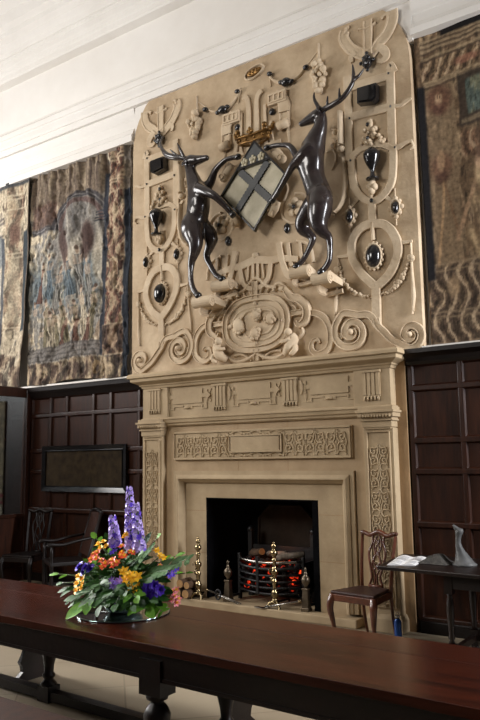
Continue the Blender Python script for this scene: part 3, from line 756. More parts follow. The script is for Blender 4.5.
# the big oval cartouche
CZ = 3.352
def oval(a, b, n=24, pw=.8):
    o = []
    for k in range(n):
        t = 2 * PI * k / n; c, q = math.cos(t), math.sin(t)
        o.append((a * math.copysign(abs(c) ** pw, c), CZ + b * math.copysign(abs(q) ** pw, q)))
    return o
def f(mb, s):
    mb.strap(oval(.445, .315), .085, .09, 0, True, 2); mb.strap(oval(.335, .21), .05, .06, 0, True, 2, 'round')
part('cartouche_ring', f, both=False)
def f(mb, s): mb.prism(oval(.43, .3), 0, -.03)
part('cartouche_field', f, both=False)
def f(mb, s):
    mb.strap([(s * .34, CZ + .39), (s * .42, CZ + .37), (s * .5, CZ + .26), (s * .62, CZ + .21), (s * .7, CZ + .1), (s * .69, CZ - .03), (s * .6, CZ - .09), (s * .56, CZ - .04)], [.05, .08, .1, .11, .1, .1, .07, .04], .09)
    mb.strap([(s * .26, CZ + .36), (s * .3, CZ + .44), (s * .39, CZ + .43), (s * .39, CZ + .36), (s * .34, CZ + .36)], [.06, .06, .05, .04, .03], .08, prof='round')
    mb.strap([(s * .46, CZ + .06), (s * .64, CZ + .06)], .07, .07, sub=0); mb.strap([(s * .5, CZ + .17), (s * .56, CZ + .12), (s * .54, CZ + .07)], .04, .06, prof='round')
    mb.strap([(0, CZ - .36), (s * .12, CZ - .42), (s * .28, CZ - .44), (s * .42, CZ - .38), (s * .5, CZ - .3)], [.05, .06, .06, .05, .03], .07, prof='round')
    mb.strap([(s * .08, CZ - .44), (s * .2, CZ - .36), (s * .34, CZ - .36)], .04, .05, prof='round')
part('cartouche_ear', f)
def f(mb, s):
    mb.strap([(0, CZ + .31), (0, CZ + .52)], [.1, .08], .08, sub=0); mb.strap([(-.3, CZ + .4), (-.16, CZ + .44), (-.06, CZ + .53), (0, CZ + .56), (.06, CZ + .53), (.16, CZ + .44), (.3, CZ + .4)], .05, .07, prof='round')
    for k in (-1, 1): mb.strap([(k * .06, CZ + .34), (k * .1, CZ + .44)], .04, .06, sub=0, prof='round'); mb.strap([(k * .16, CZ + .36), (k * .2, CZ + .43), (k * .26, CZ + .42)], .03, .05, prof='round')
part('cartouche_crest', f, both=False)
def f(mb, s): mb.strap([(0, CZ - .31), (0, CZ - .45)], .09, .07, sub=0)
part('cartouche_foot', f, both=False)
def f(mb, s):
    rnd = random.Random(9)
    for (x, z, r) in ((-.24, .0, .085), (.02, .1, .06), (.22, .03, .06), (.0, -.12, .065)):
        mb.blob((x, -.05, CZ + z), (r, .06, r * 1.15), n=10, m=8)
        for k in range(8): an = rnd.random() * 6.28; mb.blob((x + r * math.cos(an), -.05 - rnd.random() * .03, CZ + z + r * 1.1 * math.sin(an)), rnd.uniform(.018, .034), n=6, m=5)
    mb.strap([(-.2, CZ + .08), (-.12, CZ + .16), (-.02, CZ + .15)], [.02, .045, .02], .07, prof='round'); mb.strap([(.05, CZ + .15), (.2, CZ + .14), (.28, CZ + .06)], [.02, .05, .02], .07, prof='round')
    mb.strap([(-.2, CZ - .06), (-.12, CZ - .15), (-.04, CZ - .14)], [.02, .045, .02], .07, prof='round'); mb.strap([(.05, CZ - .14), (.18, CZ - .12), (.27, CZ - .03)], [.02, .05, .02], .07, prof='round')
    for (x, z) in ((0, .25), (0, -.25), (.39, 0), (-.39, 0)): mb.blob((x, -.035, CZ + z), (.03, .025, .035), n=8, m=6)
part('cartouche_mask', f, both=False)
def f(mb, s):    # small crouching grotesques at the foot of the cartouche
    rnd = random.Random(4); p = V((.5 * s, -.08, CZ - .3))
    mb.tube([p + V((-.08 * s, .02, -.11)), p + V((0, -.02, -.05)), p + V((.05 * s, 0, .04)), p + V((.03 * s, -.02, .1))], [.04, .065, .06, .04], 9, 3); mb.blob(p + V((.0, -.04, .13)), (.05, .05, .05), n=9, m=7)
    mb.tube([p + V((.03 * s, -.04, .05)), p + V((-.05 * s, -.06, .02)), p + V((-.1 * s, -.04, .03))], [.03, .024, .02], 7, 3); mb.tube([p + V((.05 * s, 0, -.02)), p + V((.09 * s, -.04, -.08)), p + V((.03 * s, -.05, -.14))], [.04, .035, .025], 7, 3)
    mb.strap([(p.x + .06 * s, p.z + .06), (p.x + .14 * s, p.z + .12), (p.x + .12 * s, p.z + .2)], [.05, .04, .02], .06, prof='round')
part('grotesque', f)
# rolled brackets carrying the stags
brk = {}
def bracket(pa, pb, y1):
    """a tongue of strapwork off the wall with its end rolled under, spiral faces to left and right"""
    mb = MB(); a = P(*pa, y1); b = P(*pb, y1); w = abs(b.x - a.x) / 2; cx_ = (a.x + b.x) / 2; zt = max(a.z, b.z); r = .072; yc = y1 + .03
    prof = [(0, zt - .05)] + [(yc - r * math.sin(t), zt - r + r * math.cos(t)) for t in [k * PI / 8 for k in range(0, 9)]] + [(yc + .05, zt - .1), (0, zt - .12)]
    n = len(prof); vs = [(x, y, z) for x in (cx_ - w, cx_ + w) for y, z in prof]
    mb.add(vs, [tuple(range(n))[::-1], tuple(range(n, 2 * n))] + [(k, (k + 1) % n, n + (k + 1) % n, n + k) for k in range(n)])
    for x in (cx_ - w, cx_ + w):
        sp = spiral((0, 0), r * .92, .008, PI / 2, 1.7, 24); mb.tube([(x, yc + q[0], zt - r + q[1]) for q in sp], [.011, .009], 6)
    mb.strap([(cx_ - w * 1.02, zt - .1), (cx_ - w * 1.12, zt - .16), (cx_ - w * .9, zt - .2)], .03, abs(y1) * .6, prof='flat')
    mb.strap([(cx_ - w, zt - .19), (cx_ + w, zt - .17)], .05, .06, sub=0, prof='flat')
    wb(mb, 'rolled_bracket', R_, om); return zt
bracket((312, 273), (329, 272.2), -.36); bracket((290, 267), (308, 266), -.2)
bracket((193, 297), (211, 295.5), -.36); bracket((212, 281), (230, 279), -.2)

# ------------------------------------------------------------------ stags
def stag(name, label, segs, blobs, antlers, ear, eyes, y0):
    mb = MB()
    for pts, rr in segs:
        mb.tube([P(a, b, y) for a, b, y in pts], rr, 12, 5)
    for (a, b, y), r, rot in blobs: mb.blob(P(a, b, y), r, rot)
    base = P(*y0)
    root = thing(name, label, 'stag', base)
    o = wb(mb, 'body', M['bronze'], root)
    m = o.modifiers.new('join', 'REMESH'); m.mode = 'VOXEL'; m.voxel_size = .014; m.use_smooth_shade = True
    m = o.modifiers.new('soft', 'SMOOTH'); m.factor = .55; m.iterations = 13
    for pts, rr in segs[3:]:
        p1 = P(*pts[-1]); p0 = P(*pts[-2]); d = (p1 - p0).normalized(); hm_ = MB(); hm_.tube([p1 - d * .035, p1 + d * .01, p1 + d * .04], [rr[-1] * .92, rr[-1] * 1.12, rr[-1] * .9], 10); wb(hm_, 'hoof', M['jet'], root)
    for br in antlers:
        am = MB()
        for pts, rr in br: am.tube([P(a, b, y) for a, b, y in pts], rr, 8, 5)
        wb(am, 'antler', M['bronze'], root)
    for e in ear:
        em = MB(); a, b = P(*e[0]), P(*e[1]); em.petal(a, b - a, (0, -1, .3), (b - a).length, .07, .1, .5, 5); q = wb(em, 'ear', M['bronze'], root)
        sm = q.modifiers.new('s', 'SOLIDIFY'); sm.thickness = .012
    for e in eyes:
        em = MB(); em.blob(P(*e), (.014, .012, .012), n=8, m=6); wb(em, 'eye', M['jet'], root)
    return root
yb = -.3
stag('stag_sculpture', 'black rearing stag on the right of the shield, long antler sweeping right', [
    ([(320.8, 113.5, yb), (316, 116.5, yb), (309, 120, yb), (303, 123.3, yb), (299.3, 125, yb)], [.07, .08, .06, .042, .034]),
    ([(321, 112, yb), (321.5, 119, yb), (320.2, 128, yb), (316.5, 138, yb), (313, 148, yb)], [.055, .068, .085, .115, .15]),
    ([(313.5, 146, yb), (311.5, 155, yb), (310.8, 166, yb), (313.5, 178, yb), (317.5, 189, yb), (320.5, 198, yb)], [.13, .15, .155, .135, .14, .15]),
    ([(321, 196, -.34), (320, 207, -.37), (318.8, 217, -.38), (319.5, 226, -.38), (323.5, 232.5, -.38), (329, 237.5, -.37), (330, 247, -.36), (329.6, 259, -.36), (326, 266.5, -.36), (321.5, 272, -.36)], [.13, .145, .125, .095, .066, .046, .036, .036, .038, .04]),
    ([(316, 200, -.24), (309, 212, -.2), (303.5, 222, -.18), (303.5, 229, -.17), (309, 234, -.16), (313, 238.5, -.16), (309, 249, -.16), (304, 258.5, -.17), (300.5, 263, -.18), (297, 266.3, -.2)], [.12, .12, .105, .085, .06, .045, .036, .035, .038, .04]),
    ([(311, 147, -.38), (303, 154.5, -.42), (293.5, 164.5, -.42), (287.5, 175, -.38), (281, 187, -.33), (275.5, 196, -.28), (272.5, 200, -.25)], [.09, .072, .05, .042, .036, .036, .036]),
    ([(308, 163, -.22), (299.5, 161, -.2), (295.5, 154, -.2), (290, 146.3, -.2), (281, 145, -.2), (273, 146, -.2), (267.5, 147.5, -.2)], [.09, .06, .046, .04, .034, .034, .034])],
    [((320.5, 201, -.36), (.15, .13, .2), None), ((312, 160, -.34), (.13, .12, .22), None)],
    [[([(322, 110.5, -.34), (327, 107.8, -.36), (334, 104, -.37), (342, 98.5, -.37), (348, 91, -.36), (352, 84, -.35), (354, 79.5, -.34), (359, 75.5, -.32), (364, 68.5, -.3)], [.034, .034, .032, .03, .028, .026, .022, .018, .008]),
      ([(353.5, 80, -.34), (353.5, 73, -.34), (352.6, 64.5, -.33)], [.026, .02, .006]), ([(340, 100, -.37), (339.5, 95, -.38), (339.3, 88, -.39)], [.022, .017, .006]), ([(327.5, 107.5, -.36), (327.3, 102, -.38), (327.8, 96, -.39)], [.022, .016, .006])],
     [([(320, 110.5, -.28), (317.5, 105.5, -.28), (315, 101, -.28), (314, 97, -.28), (314.2, 92.5, -.28)], [.028, .024, .02, .016, .006])]],
    [((321, 111, -.36), (316.5, 108, -.42)), ((320, 111, -.26), (318, 107.5, -.22))], [(312.5, 116.8, -.372)], (322, 273, -.36))
yb = -.3
stag('stag_sculpture', 'black rearing stag on the left of the shield, antlers close by the wall edge', [
    ([(187, 162, yb), (191.5, 161, yb), (197.5, 160.2, yb), (204, 158.5, yb), (208.8, 157.3, yb)], [.075, .085, .066, .046, .036]),
    ([(187.5, 161.5, yb), (190, 168, yb), (192, 175, yb), (194.5, 183, yb), (197, 191, yb)], [.058, .068, .08, .105, .13]),
    ([(197, 188, yb), (198.5, 198, yb), (198.3, 208, yb), (196.5, 218, yb), (193.5, 227, yb)], [.125, .145, .15, .145, .15]),
    ([(193, 226, -.34), (193.5, 235, -.37), (195.5, 243, -.38), (194.5, 251, -.38), (191.5, 262, -.36), (190.8, 272, -.36), (191.3, 282, -.36), (193.8, 290, -.36), (198, 295.3, -.36)], [.14, .13, .1, .075, .05, .038, .038, .04, .042]),
    ([(199, 224, -.24), (206, 231, -.2), (211.3, 238, -.18), (209.5, 247, -.17), (206.5, 256, -.16), (210, 265, -.16), (214.5, 273, -.17), (218, 276.5, -.18), (222, 279, -.2)], [.12, .115, .09, .065, .046, .038, .038, .04, .042]),
    ([(198, 188.5, -.38), (206, 191.5, -.42), (214, 195.5, -.42), (220, 200.8, -.38), (226, 207, -.33), (230, 211.5, -.28), (232.5, 214.5, -.26)], [.085, .065, .052, .046, .04, .038, .036]),
    ([(203, 190, -.22), (209.5, 184, -.2), (213, 176, -.2), (215.5, 170, -.2), (221.5, 163.3, -.2), (227.5, 159, -.2), (237.5, 157, -.2)], [.085, .062, .05, .044, .038, .036, .036])],
    [((191.5, 228, -.36), (.15, .13, .21), None), ((199.5, 200, -.34), (.12, .12, .24), None)],
    [[([(186, 159, -.34), (181, 157.5, -.36), (174, 156.3, -.37), (167.5, 154.5, -.36), (162.5, 149.5, -.34), (160.5, 143, -.3), (163, 136.5, -.24)], [.034, .034, .032, .03, .026, .022, .01]),
      ([(184.5, 158.5, -.35), (181, 151, -.38), (177.3, 143, -.4)], [.026, .02, .006]), ([(178.5, 157, -.36), (174.5, 153.5, -.39), (170.2, 149.5, -.41)], [.024, .018, .006])],
     [([(187, 159.3, -.28), (182, 158.6, -.26), (174.5, 158.3, -.24), (168, 156.8, -.22), (163.5, 153, -.2), (161, 148, -.18)], [.03, .03, .028, .024, .02, .008])]],
    [((186.5, 161, -.36), (182.5, 166, -.41)), ((187.5, 160, -.25), (184, 163, -.2))], [(194, 158.8, -.38)], (198, 296, -.36))

# ------------------------------------------------------------------ heraldic shield and crown
YS = -.17
top, rig, bot, lef = XZ([(254.6, 140.5), (286, 173.5), (254.2, 231.5), (221, 196)], YS)
def mix(a, b, t): return (lerp(a[0], b[0], t), lerp(a[1], b[1], t))
xm = (top[0] + bot[0]) / 2; c0 = mix(mix(lef, rig, .5), mix(top, bot, .5), .5)
sh = thing('heraldic_shield', 'pale diamond shield with a dark jagged saltire and three roundels, held between the stags', 'shield', (xm, YS, bot[1]))
mb = MB(); mb.prism([top, rig, bot, lef], -.125, YS + .02); wb(mb, 'field', M['shieldfield'], sh)
mb = MB(); ins = .945
o = [top, rig, bot, lef]; i_ = [mix(c0, q, ins) for q in o]
vs = [(x, YS - .015, z) for x, z in o] + [(x, YS - .015, z) for x, z in i_] + [(x, -.125, z) for x, z in o] + [(x, YS + .03, z) for x, z in i_]
fs = []
for k in range(4): j = (k + 1) % 4; fs += [(k, j, 4 + j, 4 + k)[::-1], (k, j, 8 + j, 8 + k), (4 + k, 4 + j, 12 + j, 12 + k)[::-1]]
mb.add(vs, fs); wb(mb, 'border', M['jet'], sh)
mb = MB(); mb.box(xm - .12, xm + .12, -.13, 0, c0[1] - .15, c0[1] + .15); wb(mb, 'wall_mount', R_, sh)
ca = mix(top, lef, .54); cb = mix(top, rig, .54)
mb = MB(); mb.prism([mix(c0, top, .95), mix(cb, ca, .045), mix(ca, cb, .045)], YS + .03, YS - .008); wb(mb, 'chief', M['charcoal'], sh)
mb = MB(); p0, p1 = mix(ca, cb, .04), mix(cb, ca, .04); mb.bar((p0[0], YS - .008, p0[1]), (p1[0], YS - .008, p1[1]), .024, .024); wb(mb, 'chief_bar', M['jet'], sh)
def jag(mb, a, b, w, yf, n=15):
    a, b = V(a), V(b); d = b - a; nn = V((-d.y, d.x)).normalized(); poly = []
    for sg in (1, -1):
        ks = range(n + 1) if sg > 0 else range(n, -1, -1)
        for k in ks:
            for j, q in (((0, 1.), (.5, .74)) if sg > 0 else ((.5, .74), (0, 1.))):
                if k + j <= n: poly.append(tuple(a + d * ((k + j) / n) + nn * w * q * sg))
    mb.prism(poly, YS + .03, yf)
e1 = mix(rig, bot, .46); e2 = mix(lef, bot, .46)
mb = MB(); jag(mb, mix(mix(ca, cb, .06), e1, .05), mix(e1, ca, .05), .05, YS - .0); wb(mb, 'saltire_arm', M['charcoal'], sh)
mb = MB(); jag(mb, mix(mix(cb, ca, .06), e2, .05), mix(e2, cb, .05), .05, YS - .004); wb(mb, 'saltire_arm', M['charcoal'], sh)
cm_ = mix(ca, cb, .5)
for k in (-1, 0, 1):
    q = mix(cm_, (cm_[0] + k * (cb[0] - ca[0]) * .24, cm_[1] + k * (cb[1] - ca[1]) * .24), 1.); mb = MB(); c = V((q[0], YS - .012, q[1] + .06))
    for a in range(5): an = a * 2 * PI / 5 + PI / 2; mb.blob(c + V((.032 * math.cos(an), 0, .036 * math.sin(an))), (.024, .014, .026), n=8, m=6)
    mb.blob(c + V((0, -.01, 0)), (.016, .012, .016), n=8, m=6); wb(mb, 'roundel', M['shieldfield'], sh)
cz = P(252.5, 142.5, -.12)
cw = thing('gilt_crown', 'gilded crown with pearls and leaf points above the diamond shield', 'crown', (xm, -.1, cz.z))
cpx, cpz = cz.x, cz.z; rx, ry, YC = .245, .075, -.085
def cring(z, f=1.): return [V((cpx + rx * f * math.cos(t), YC + ry * f * math.sin(t), cpz + z + .03 * abs(math.cos(t)))) for t in [k * PI / 12 for k in range(25)]]
mb = MB(); n = 25
vs = cring(0, .86) + cring(.1, 1.04) + cring(.1, .96) + cring(0, .78)
fs = [(r * n + k, r * n + k + 1, (r + 1) * n + k + 1, (r + 1) * n + k) for r in range(3) for k in range(n - 1)]
mb.add(vs, fs, True); mb.tube(cring(.005, .87), .016, 8); mb.tube(cring(.085, 1.03), .013, 8)
for k in range(12): t = k * PI / 6 + .2; mb.blob((cpx + rx * .98 * math.cos(t), YC + ry * .98 * math.sin(t), cpz + .045 + .03 * abs(math.cos(t))), (.02, .016, .02), n=7, m=5)
wb(mb, 'band', M['gilt'], cw)
for k in range(8):
    t = k * PI / 4; c = V((cpx + rx * 1.07 * math.cos(t), YC + ry * 1.07 * math.sin(t), cpz + .1 + .03 * abs(math.cos(t)))); u = V((math.cos(t) * .45, math.sin(t) * .3, 1)).normalized()
    mb = MB()
    if k % 2: mb.tube([c - u * .01, c + u * .035], [.026, .016], 8); mb.blob(c + u * .05, .036, n=10, m=8); wb(mb, 'pearl_point', M['gilt'], cw)
    else:
        for j in (-1, 0, 1): mb.blob(c + u * (.03 if j else .06) + V((-math.sin(t) + .0, math.cos(t) * .5, 0)) * (.03 * j), (.021, .018, .026), n=9, m=7)
        mb.tube([c - u * .01, c + u * .05], [.026, .02], 8); wb(mb, 'leaf_point', M['gilt'], cw)
# ------------------------------------------------------------------ grate, fire and fire irons
gr = thing('fire_grate', 'black iron basket grate with bowed bars glowing red inside the fire opening', 'grate', (.02, .15, .09))
I = M['iron']
def gx(t): return lerp(-.42, .46, t)
for z in (.23, .295, .36, .43, .505, .575):
    mb = MB(); mb.tube([(gx(t), .16 - .17 * math.sin(PI * t) ** .6, z - .02 * math.sin(PI * t)) for t in [k / 14 for k in range(15)]], .0135 if z < .5 else .018, 8); wb(mb, 'bar', M['steel'] if z > .56 else I, gr)
for t in (.0, .42, 1.):
    mb = MB(); y = .16 - .17 * math.sin(PI * t) ** .6; mb.box(gx(t) - .018, gx(t) + .018, y - .02, y + .02, .09 if t in (0, 1) else .2, .62); wb(mb, 'upright', I, gr, .004)
for x in (-.42, .46):
    mb = MB(); mb.box(x - .03, x + .03, .38, .44, .09, .86); mb.blob((x, .41, .88), .045, n=10, m=8); wb(mb, 'back_post', I, gr, .004)
    mb = MB(); mb.bar((x, .15, .25), (x, .41, .25), .02, .02); mb.bar((x, .15, .55), (x, .41, .55), .02, .02); mb.box(x - .008, x + .008, .16, .41, .25, .55); wb(mb, 'side_plate', I, gr)
mb = MB(); mb.box(-.42, .46, .4, .43, .15, .7); wb(mb, 'back_plate', I, gr)
mb = MB()
for k in range(9): x = lerp(-.38, .42, k / 8); mb.bar((x, .0 + .12 * abs(k - 4) / 4, .2), (x, .4, .2), .02, .02)
wb(mb, 'floor_bars', I, gr)
# glowing bed: nobody could count the coals
def ember_mat():
    m = bpy.data.materials.new('glowing_coal'); m.use_nodes = True; nt = m.node_tree; b = nt.nodes['Principled BSDF']
    b.inputs['Base Color'].default_value = (*rgb(26, 20, 18), 1); b.inputs['Roughness'].default_value = .9
    tc = nt.nodes.new('ShaderNodeTexCoord'); n = nt.nodes.new('ShaderNodeTexNoise'); n.inputs['Scale'].default_value = 11.; n.inputs['Detail'].default_value = 5
    r = nt.nodes.new('ShaderNodeValToRGB'); e = r.color_ramp.elements; e[0].position = .58; e[0].color = (0, 0, 0, 1); e[1].position = .76; e[1].color = (1., .12, .02, 1)
    x = e.new(.66); x.color = (.5, .02, .005, 1)
    nt.links.new(tc.outputs['Object'], n.inputs['Vector']); nt.links.new(n.outputs['Fac'], r.inputs['Fac']); nt.links.new(r.outputs['Color'], b.inputs['Emission Color']); b.inputs['Emission Strength'].default_value = 1.8
    return m
M['ember'] = ember_mat()
mb = MB(); rnd = random.Random(2)
for k in range(150):
    t = rnd.random(); x = lerp(-.37, .41, t); y0 = .16 - .17 * math.sin(PI * t) ** .6 + .05; y = rnd.uniform(y0, .36); z = rnd.uniform(.24, .56)
    mb.blob((x, y, z), (rnd.uniform(.03, .055), rnd.uniform(.03, .05), rnd.uniform(.025, .045)), Matrix.Rotation(rnd.random() * 3, 3, 'Z'), 7, 5, .12)
o = mb.build('glowing_coals', M['ember']); tag(o, 'bed of glowing red coals filling the iron grate', 'coals', kind='stuff')
for k, (x0, y0, z0, x1, y1, z1, r, lab) in enumerate(((-.34, .3, .6, -.06, .1, .66, .042, 'pale brown log with cut end lying on left of the fire'), (-.1, .32, .6, .2, .22, .63, .042, 'ash grey log lying across middle of the fire'),
                              (.12, .14, .6, .42, .26, .64, .04, 'ash grey log on right of the fire behind brass andiron'))):
    a, b = V((x0, y0, z0)), V((x1, y1, z1)); t = thing('burning_log', lab, 'log', (a + b) / 2, group='logs on the fire')
    mb = MB(); m_ = (a + b) / 2; mb.tube([a, lerp(a, m_, .5) + V((0, 0, .008)), m_, b], [r, r * 1.08, r * .95, r], 10); wb(mb, 'bark', M['ash'] if k else M['bark'], t)
    d = (b - a).normalized(); mb = MB(); mb.tube([b - d * .002, b + d * .004], r * .9, 10, smooth=False); wb(mb, 'cut_end', M['cutwood'] if k == 0 else M['ash'], t)

def andiron_tall(x, y, lab):
    t = thing('brass_andiron', lab, 'andiron', (x, y, .09), group='tall brass andirons')
    mb = MB(); prof = [(0, .06), (.05, .06), (.052, .08), (.03, .09), (.026, .12), (.04, .14), (.044, .165), (.028, .19), (.022, .22), (.026, .27), (.035, .29), (.035, .3), (.022, .315), (.024, .36), (.042, .385), (.046, .41), (.03, .43), (.02, .45),
                           (.02, .5), (.032, .515), (.03, .53), (.018, .54), (.02, .56), (.042, .585), (.044, .61), (.026, .635), (.016, .645), (.03, .665), (.028, .685), (.012, .7), (.014, .705), (.016, .715), (.0, .73)]
    mb.lathe(prof, (0, 0, 0), 14); mb.build('turned_shaft', M['brass'], t)
    mb = MB(); mb.tube([(-.0, -.03, .36), (0, -.07, .34), (0, -.06, .3), (0, -.03, .29)], .008, 6, 3); mb.tube([(0, -.02, .42), (-.03, -.05, .43), (-.03, -.06, .39)], .007, 6, 3); mb.build('hook', M['brass'], t)
    for s in (-1, 1):
        mb = MB(); mb.tube([(0, 0, .075), (s * .05, -.02, .06), (s * .075, -.035, .02), (s * .085, -.04, .0)], [.024, .02, .016, .02], 8, 4); mb.build('foot', M['brass'], t)
    mb = MB(); mb.tube([(0, 0, .06), (0, .1, .06), (0, .3, .055), (0, .32, .0)], .012, 6); mb.build('log_rest', M['iron'], t)
    return t
andiron_tall(-.83, -.13, 'tall brass andiron on the left of the hearth beside the log stack')
andiron_tall(.255, -.13, 'tall brass andiron in front of the glowing grate')
def andiron_small(x, y, lab):
    t = thing('squat_andiron', lab, 'andiron', (x, y, .09), group='squat urn andirons')
    mb = MB(); mb.box(-.048, .048, -.042, .042, .0, .04); mb.frustum((-.042, .042, -.038, .038, .04), (-.03, .03, -.028, .028, .23)); mb.box(-.038, .038, -.036, .036, .225, .245); bevel(mb.build('pedestal', M['dullbrass'], t), .004)
    mb = MB(); mb.lathe([(0, .245), (.02, .245), (.018, .265), (.045, .3), (.052, .335), (.04, .365), (.018, .38), (.024, .395), (.016, .41), (.012, .43), (.018, .445), (.008, .46), (0, .475)], (0, 0, 0), 14); mb.build('urn_finial', M['dullbrass'], t)
    mb = MB(); mb.box(-.012, .012, .04, .25, .04, .065); mb.box(-.012, .012, .23, .25, 0, .05); mb.build('log_rest', M['iron'], t)
andiron_small(-.43, -.07, 'squat grey urn andiron left of the grate')
andiron_small(.63, -.085, 'squat grey urn andiron right of the grate')
# fire irons on the hearth
t = thing('fire_tongs', 'thin steel fire tongs with ring lying left on the hearth', 'tongs', (-.45, -.15, .09))
a, b = V((-.72, -.1, .2)), V((-.2, -.2, .105)); mb = MB(); mb.tube([a, b], .008, 7); mb.tube([a + V((0, .02, 0)), b + V((.02, .03, 0))], .007, 7); wb(mb, 'arms', M['steel'], t)
mb = MB(); mb.blob(a, .018, n=8, m=6); wb(mb, 'knob', M['brass'], t)
mb = MB(); c = V((-.52, -.15, .17)); mb.tube([c + V((.035 * math.cos(k * PI / 8), 0, .055 * math.sin(k * PI / 8))) for k in range(17)], .011, 7); wb(mb, 'ring', M['iron'], t)
t = thing('fire_shovel', 'bright steel fire shovel lying across hearth before the brass andiron', 'shovel', (.3, -.17, .09))
mb = MB(); mb.tube([(.16, -.19, .105), (.58, -.15, .2)], .012, 8); wb(mb, 'handle', M['steel'], t)
mb = MB(); mb.zprism([(.02, -.205), (.14, -.225), (.2, -.19), (.14, -.165), (.05, -.165)], .093, .1); wb(mb, 'blade', M['steel'], t)
mb = MB(); mb.blob((.585, -.15, .2), .02, n=8, m=6); wb(mb, 'knob', M['brass'], t)
# log stack
for k, (x, z, r, lab) in enumerate(((-1.07, .152, .06, 'split log at bottom left of the small stack by the hearth'), (-.945, .148, .056, 'split log at bottom right of the small stack, next to the andiron'), (-1.03, .262, .054, 'split log upper left on the small hearth stack'), (-.925, .25, .045, 'split log upper right on the small hearth stack'))):
    t = thing('split_log', lab, 'log', (x, -.17, z - r), group='logs stacked beside the hearth')
    mb = MB(); mb.tube([(x, -.05, z), (x, -.12, z + .001), (x, -.235, z)], [r, r * 1.0, r * .98], 12); wb(mb, 'bark', M['bark'], t)
    mb = MB(); mb.tube([(x, -.2345, z), (x, -.239, z)], r * .88, 12, smooth=False); wb(mb, 'cut_end', M['cutwood'], t)

# ------------------------------------------------------------------ chairs
def cabriole(mb, x, y, h, s, f=-1):
    mb.tube([(x, y, h), (x + .012 * s, y + .03 * f, h - .07), (x + .012 * s, y + .035 * f, h - .14), (x - .002 * s, y + .012 * f, h - .26), (x - .006 * s, y - .004 * f, .07), (x, y + .012 * f, .03), (x + .004 * s, y + .03 * f, .0)], [.036, .037, .032, .022, .016, .02, .027], 10, 4)
def side_chair(name, label, loc, rz, wood, seatm, high=.98, group=None):
    t = thing(name, label, 'chair', loc, rz, group); sh_ = .45
    fw, bw, d = .258, .176, .23
    mb = MB(); mb.zprism([(-fw, -d), (fw, -d), (bw, d), (-bw, d)], sh_ - .075, sh_ - .01); bevel(mb.build('seat_rail', wood, t), .006)
    mb = MB(); mb.zprism([(-fw + .01, -d + .008), (fw - .01, -d + .008), (bw - .01, d - .03), (-bw + .01, d - .03)], sh_ - .012, sh_ + .02); bevel(mb.build('seat', seatm, t), .014, 3)
    for s in (-1, 1):
        mb = MB(); cabriole(mb, s * (fw - .03), -d + .03, sh_ - .02, s); mb.build('leg', wood, t)
    for s in (-1, 1):
        mb = MB(); mb.tube([(s * (bw - .015), d + .06, 0), (s * (bw - .015), d + .01, .2), (s * (bw - .012), d - .01, sh_), (s * (bw + .0), d + .02, .7), (s * (bw + .015), d + .075, high - .02)], [.017, .019, .022, .019, .018], 4, 5, smooth=False); mb.build('leg', wood, t)
    yb_ = d + .078
    mb = MB(); mb.tube([(-bw - .035, yb_ + .002, high + .0), (-bw, yb_, high), (-.1, yb_, high - .022), (-.03, yb_, high + .005), (0, yb_, high + .012), (.03, yb_, high + .005), (.1, yb_, high - .022), (bw, yb_, high), (bw + .035, yb_ + .002, high + .0)], [.016, .022, .024, .026, .028, .026, .024, .022, .016], 8, 4); mb.build('crest_rail', wood, t)
    mb = MB(); yy = lambda z: d - .012 + (yb_ - d + .012) * ((z - .46) / (high - .46)) ** 1.4 if z > .46 else d - .012
    def sl(pts, r=.011): mb.tube([(x, yy(z), z) for x, z in pts], r, 6, 4)
    zs0, zs1 = .475, high - .02; H = zs1 - zs0
    for s in (-1, 1):
        sl([(s * .075, zs0), (s * .05, zs0 + H * .14), (s * .05, zs0 + H * .22), (s * .085, zs0 + H * .5), (s * .095, zs0 + H * .66), (s * .06, zs0 + H * .85), (s * .07, zs1)], .012)
        sl([(s * .02, zs0), (s * .01, zs0 + H * .2), (s * .05, zs0 + H * .42), (s * .02, zs0 + H * .62), (s * .045, zs0 + H * .8), (s * .01, zs1)], .01)
        sl([(s * -.03, zs0 + H * .3), (s * .045, zs0 + H * .5), (s * -.02, zs0 + H * .7), (s * .02, zs0 + H * .92)], .009)
    mb.tube([(-.08, yy(.47), .47), (.08, yy(.47), .47)], .02, 6); mb.build('splat', wood, t)
    return t
side_chair('splat_back_chair', 'brown wooden chair with pierced splat back and cabriole legs right of the hearth', (1.545, -.545, 0), math.radians(-7), M['mahogany'], M['leather'])
t = side_chair('splat_back_chair', 'dark high-backed side chair next to the glazed screen', (-3.72, -.36, 0), math.radians(14), M['oak_black'], M['oak_black'], 1.04)
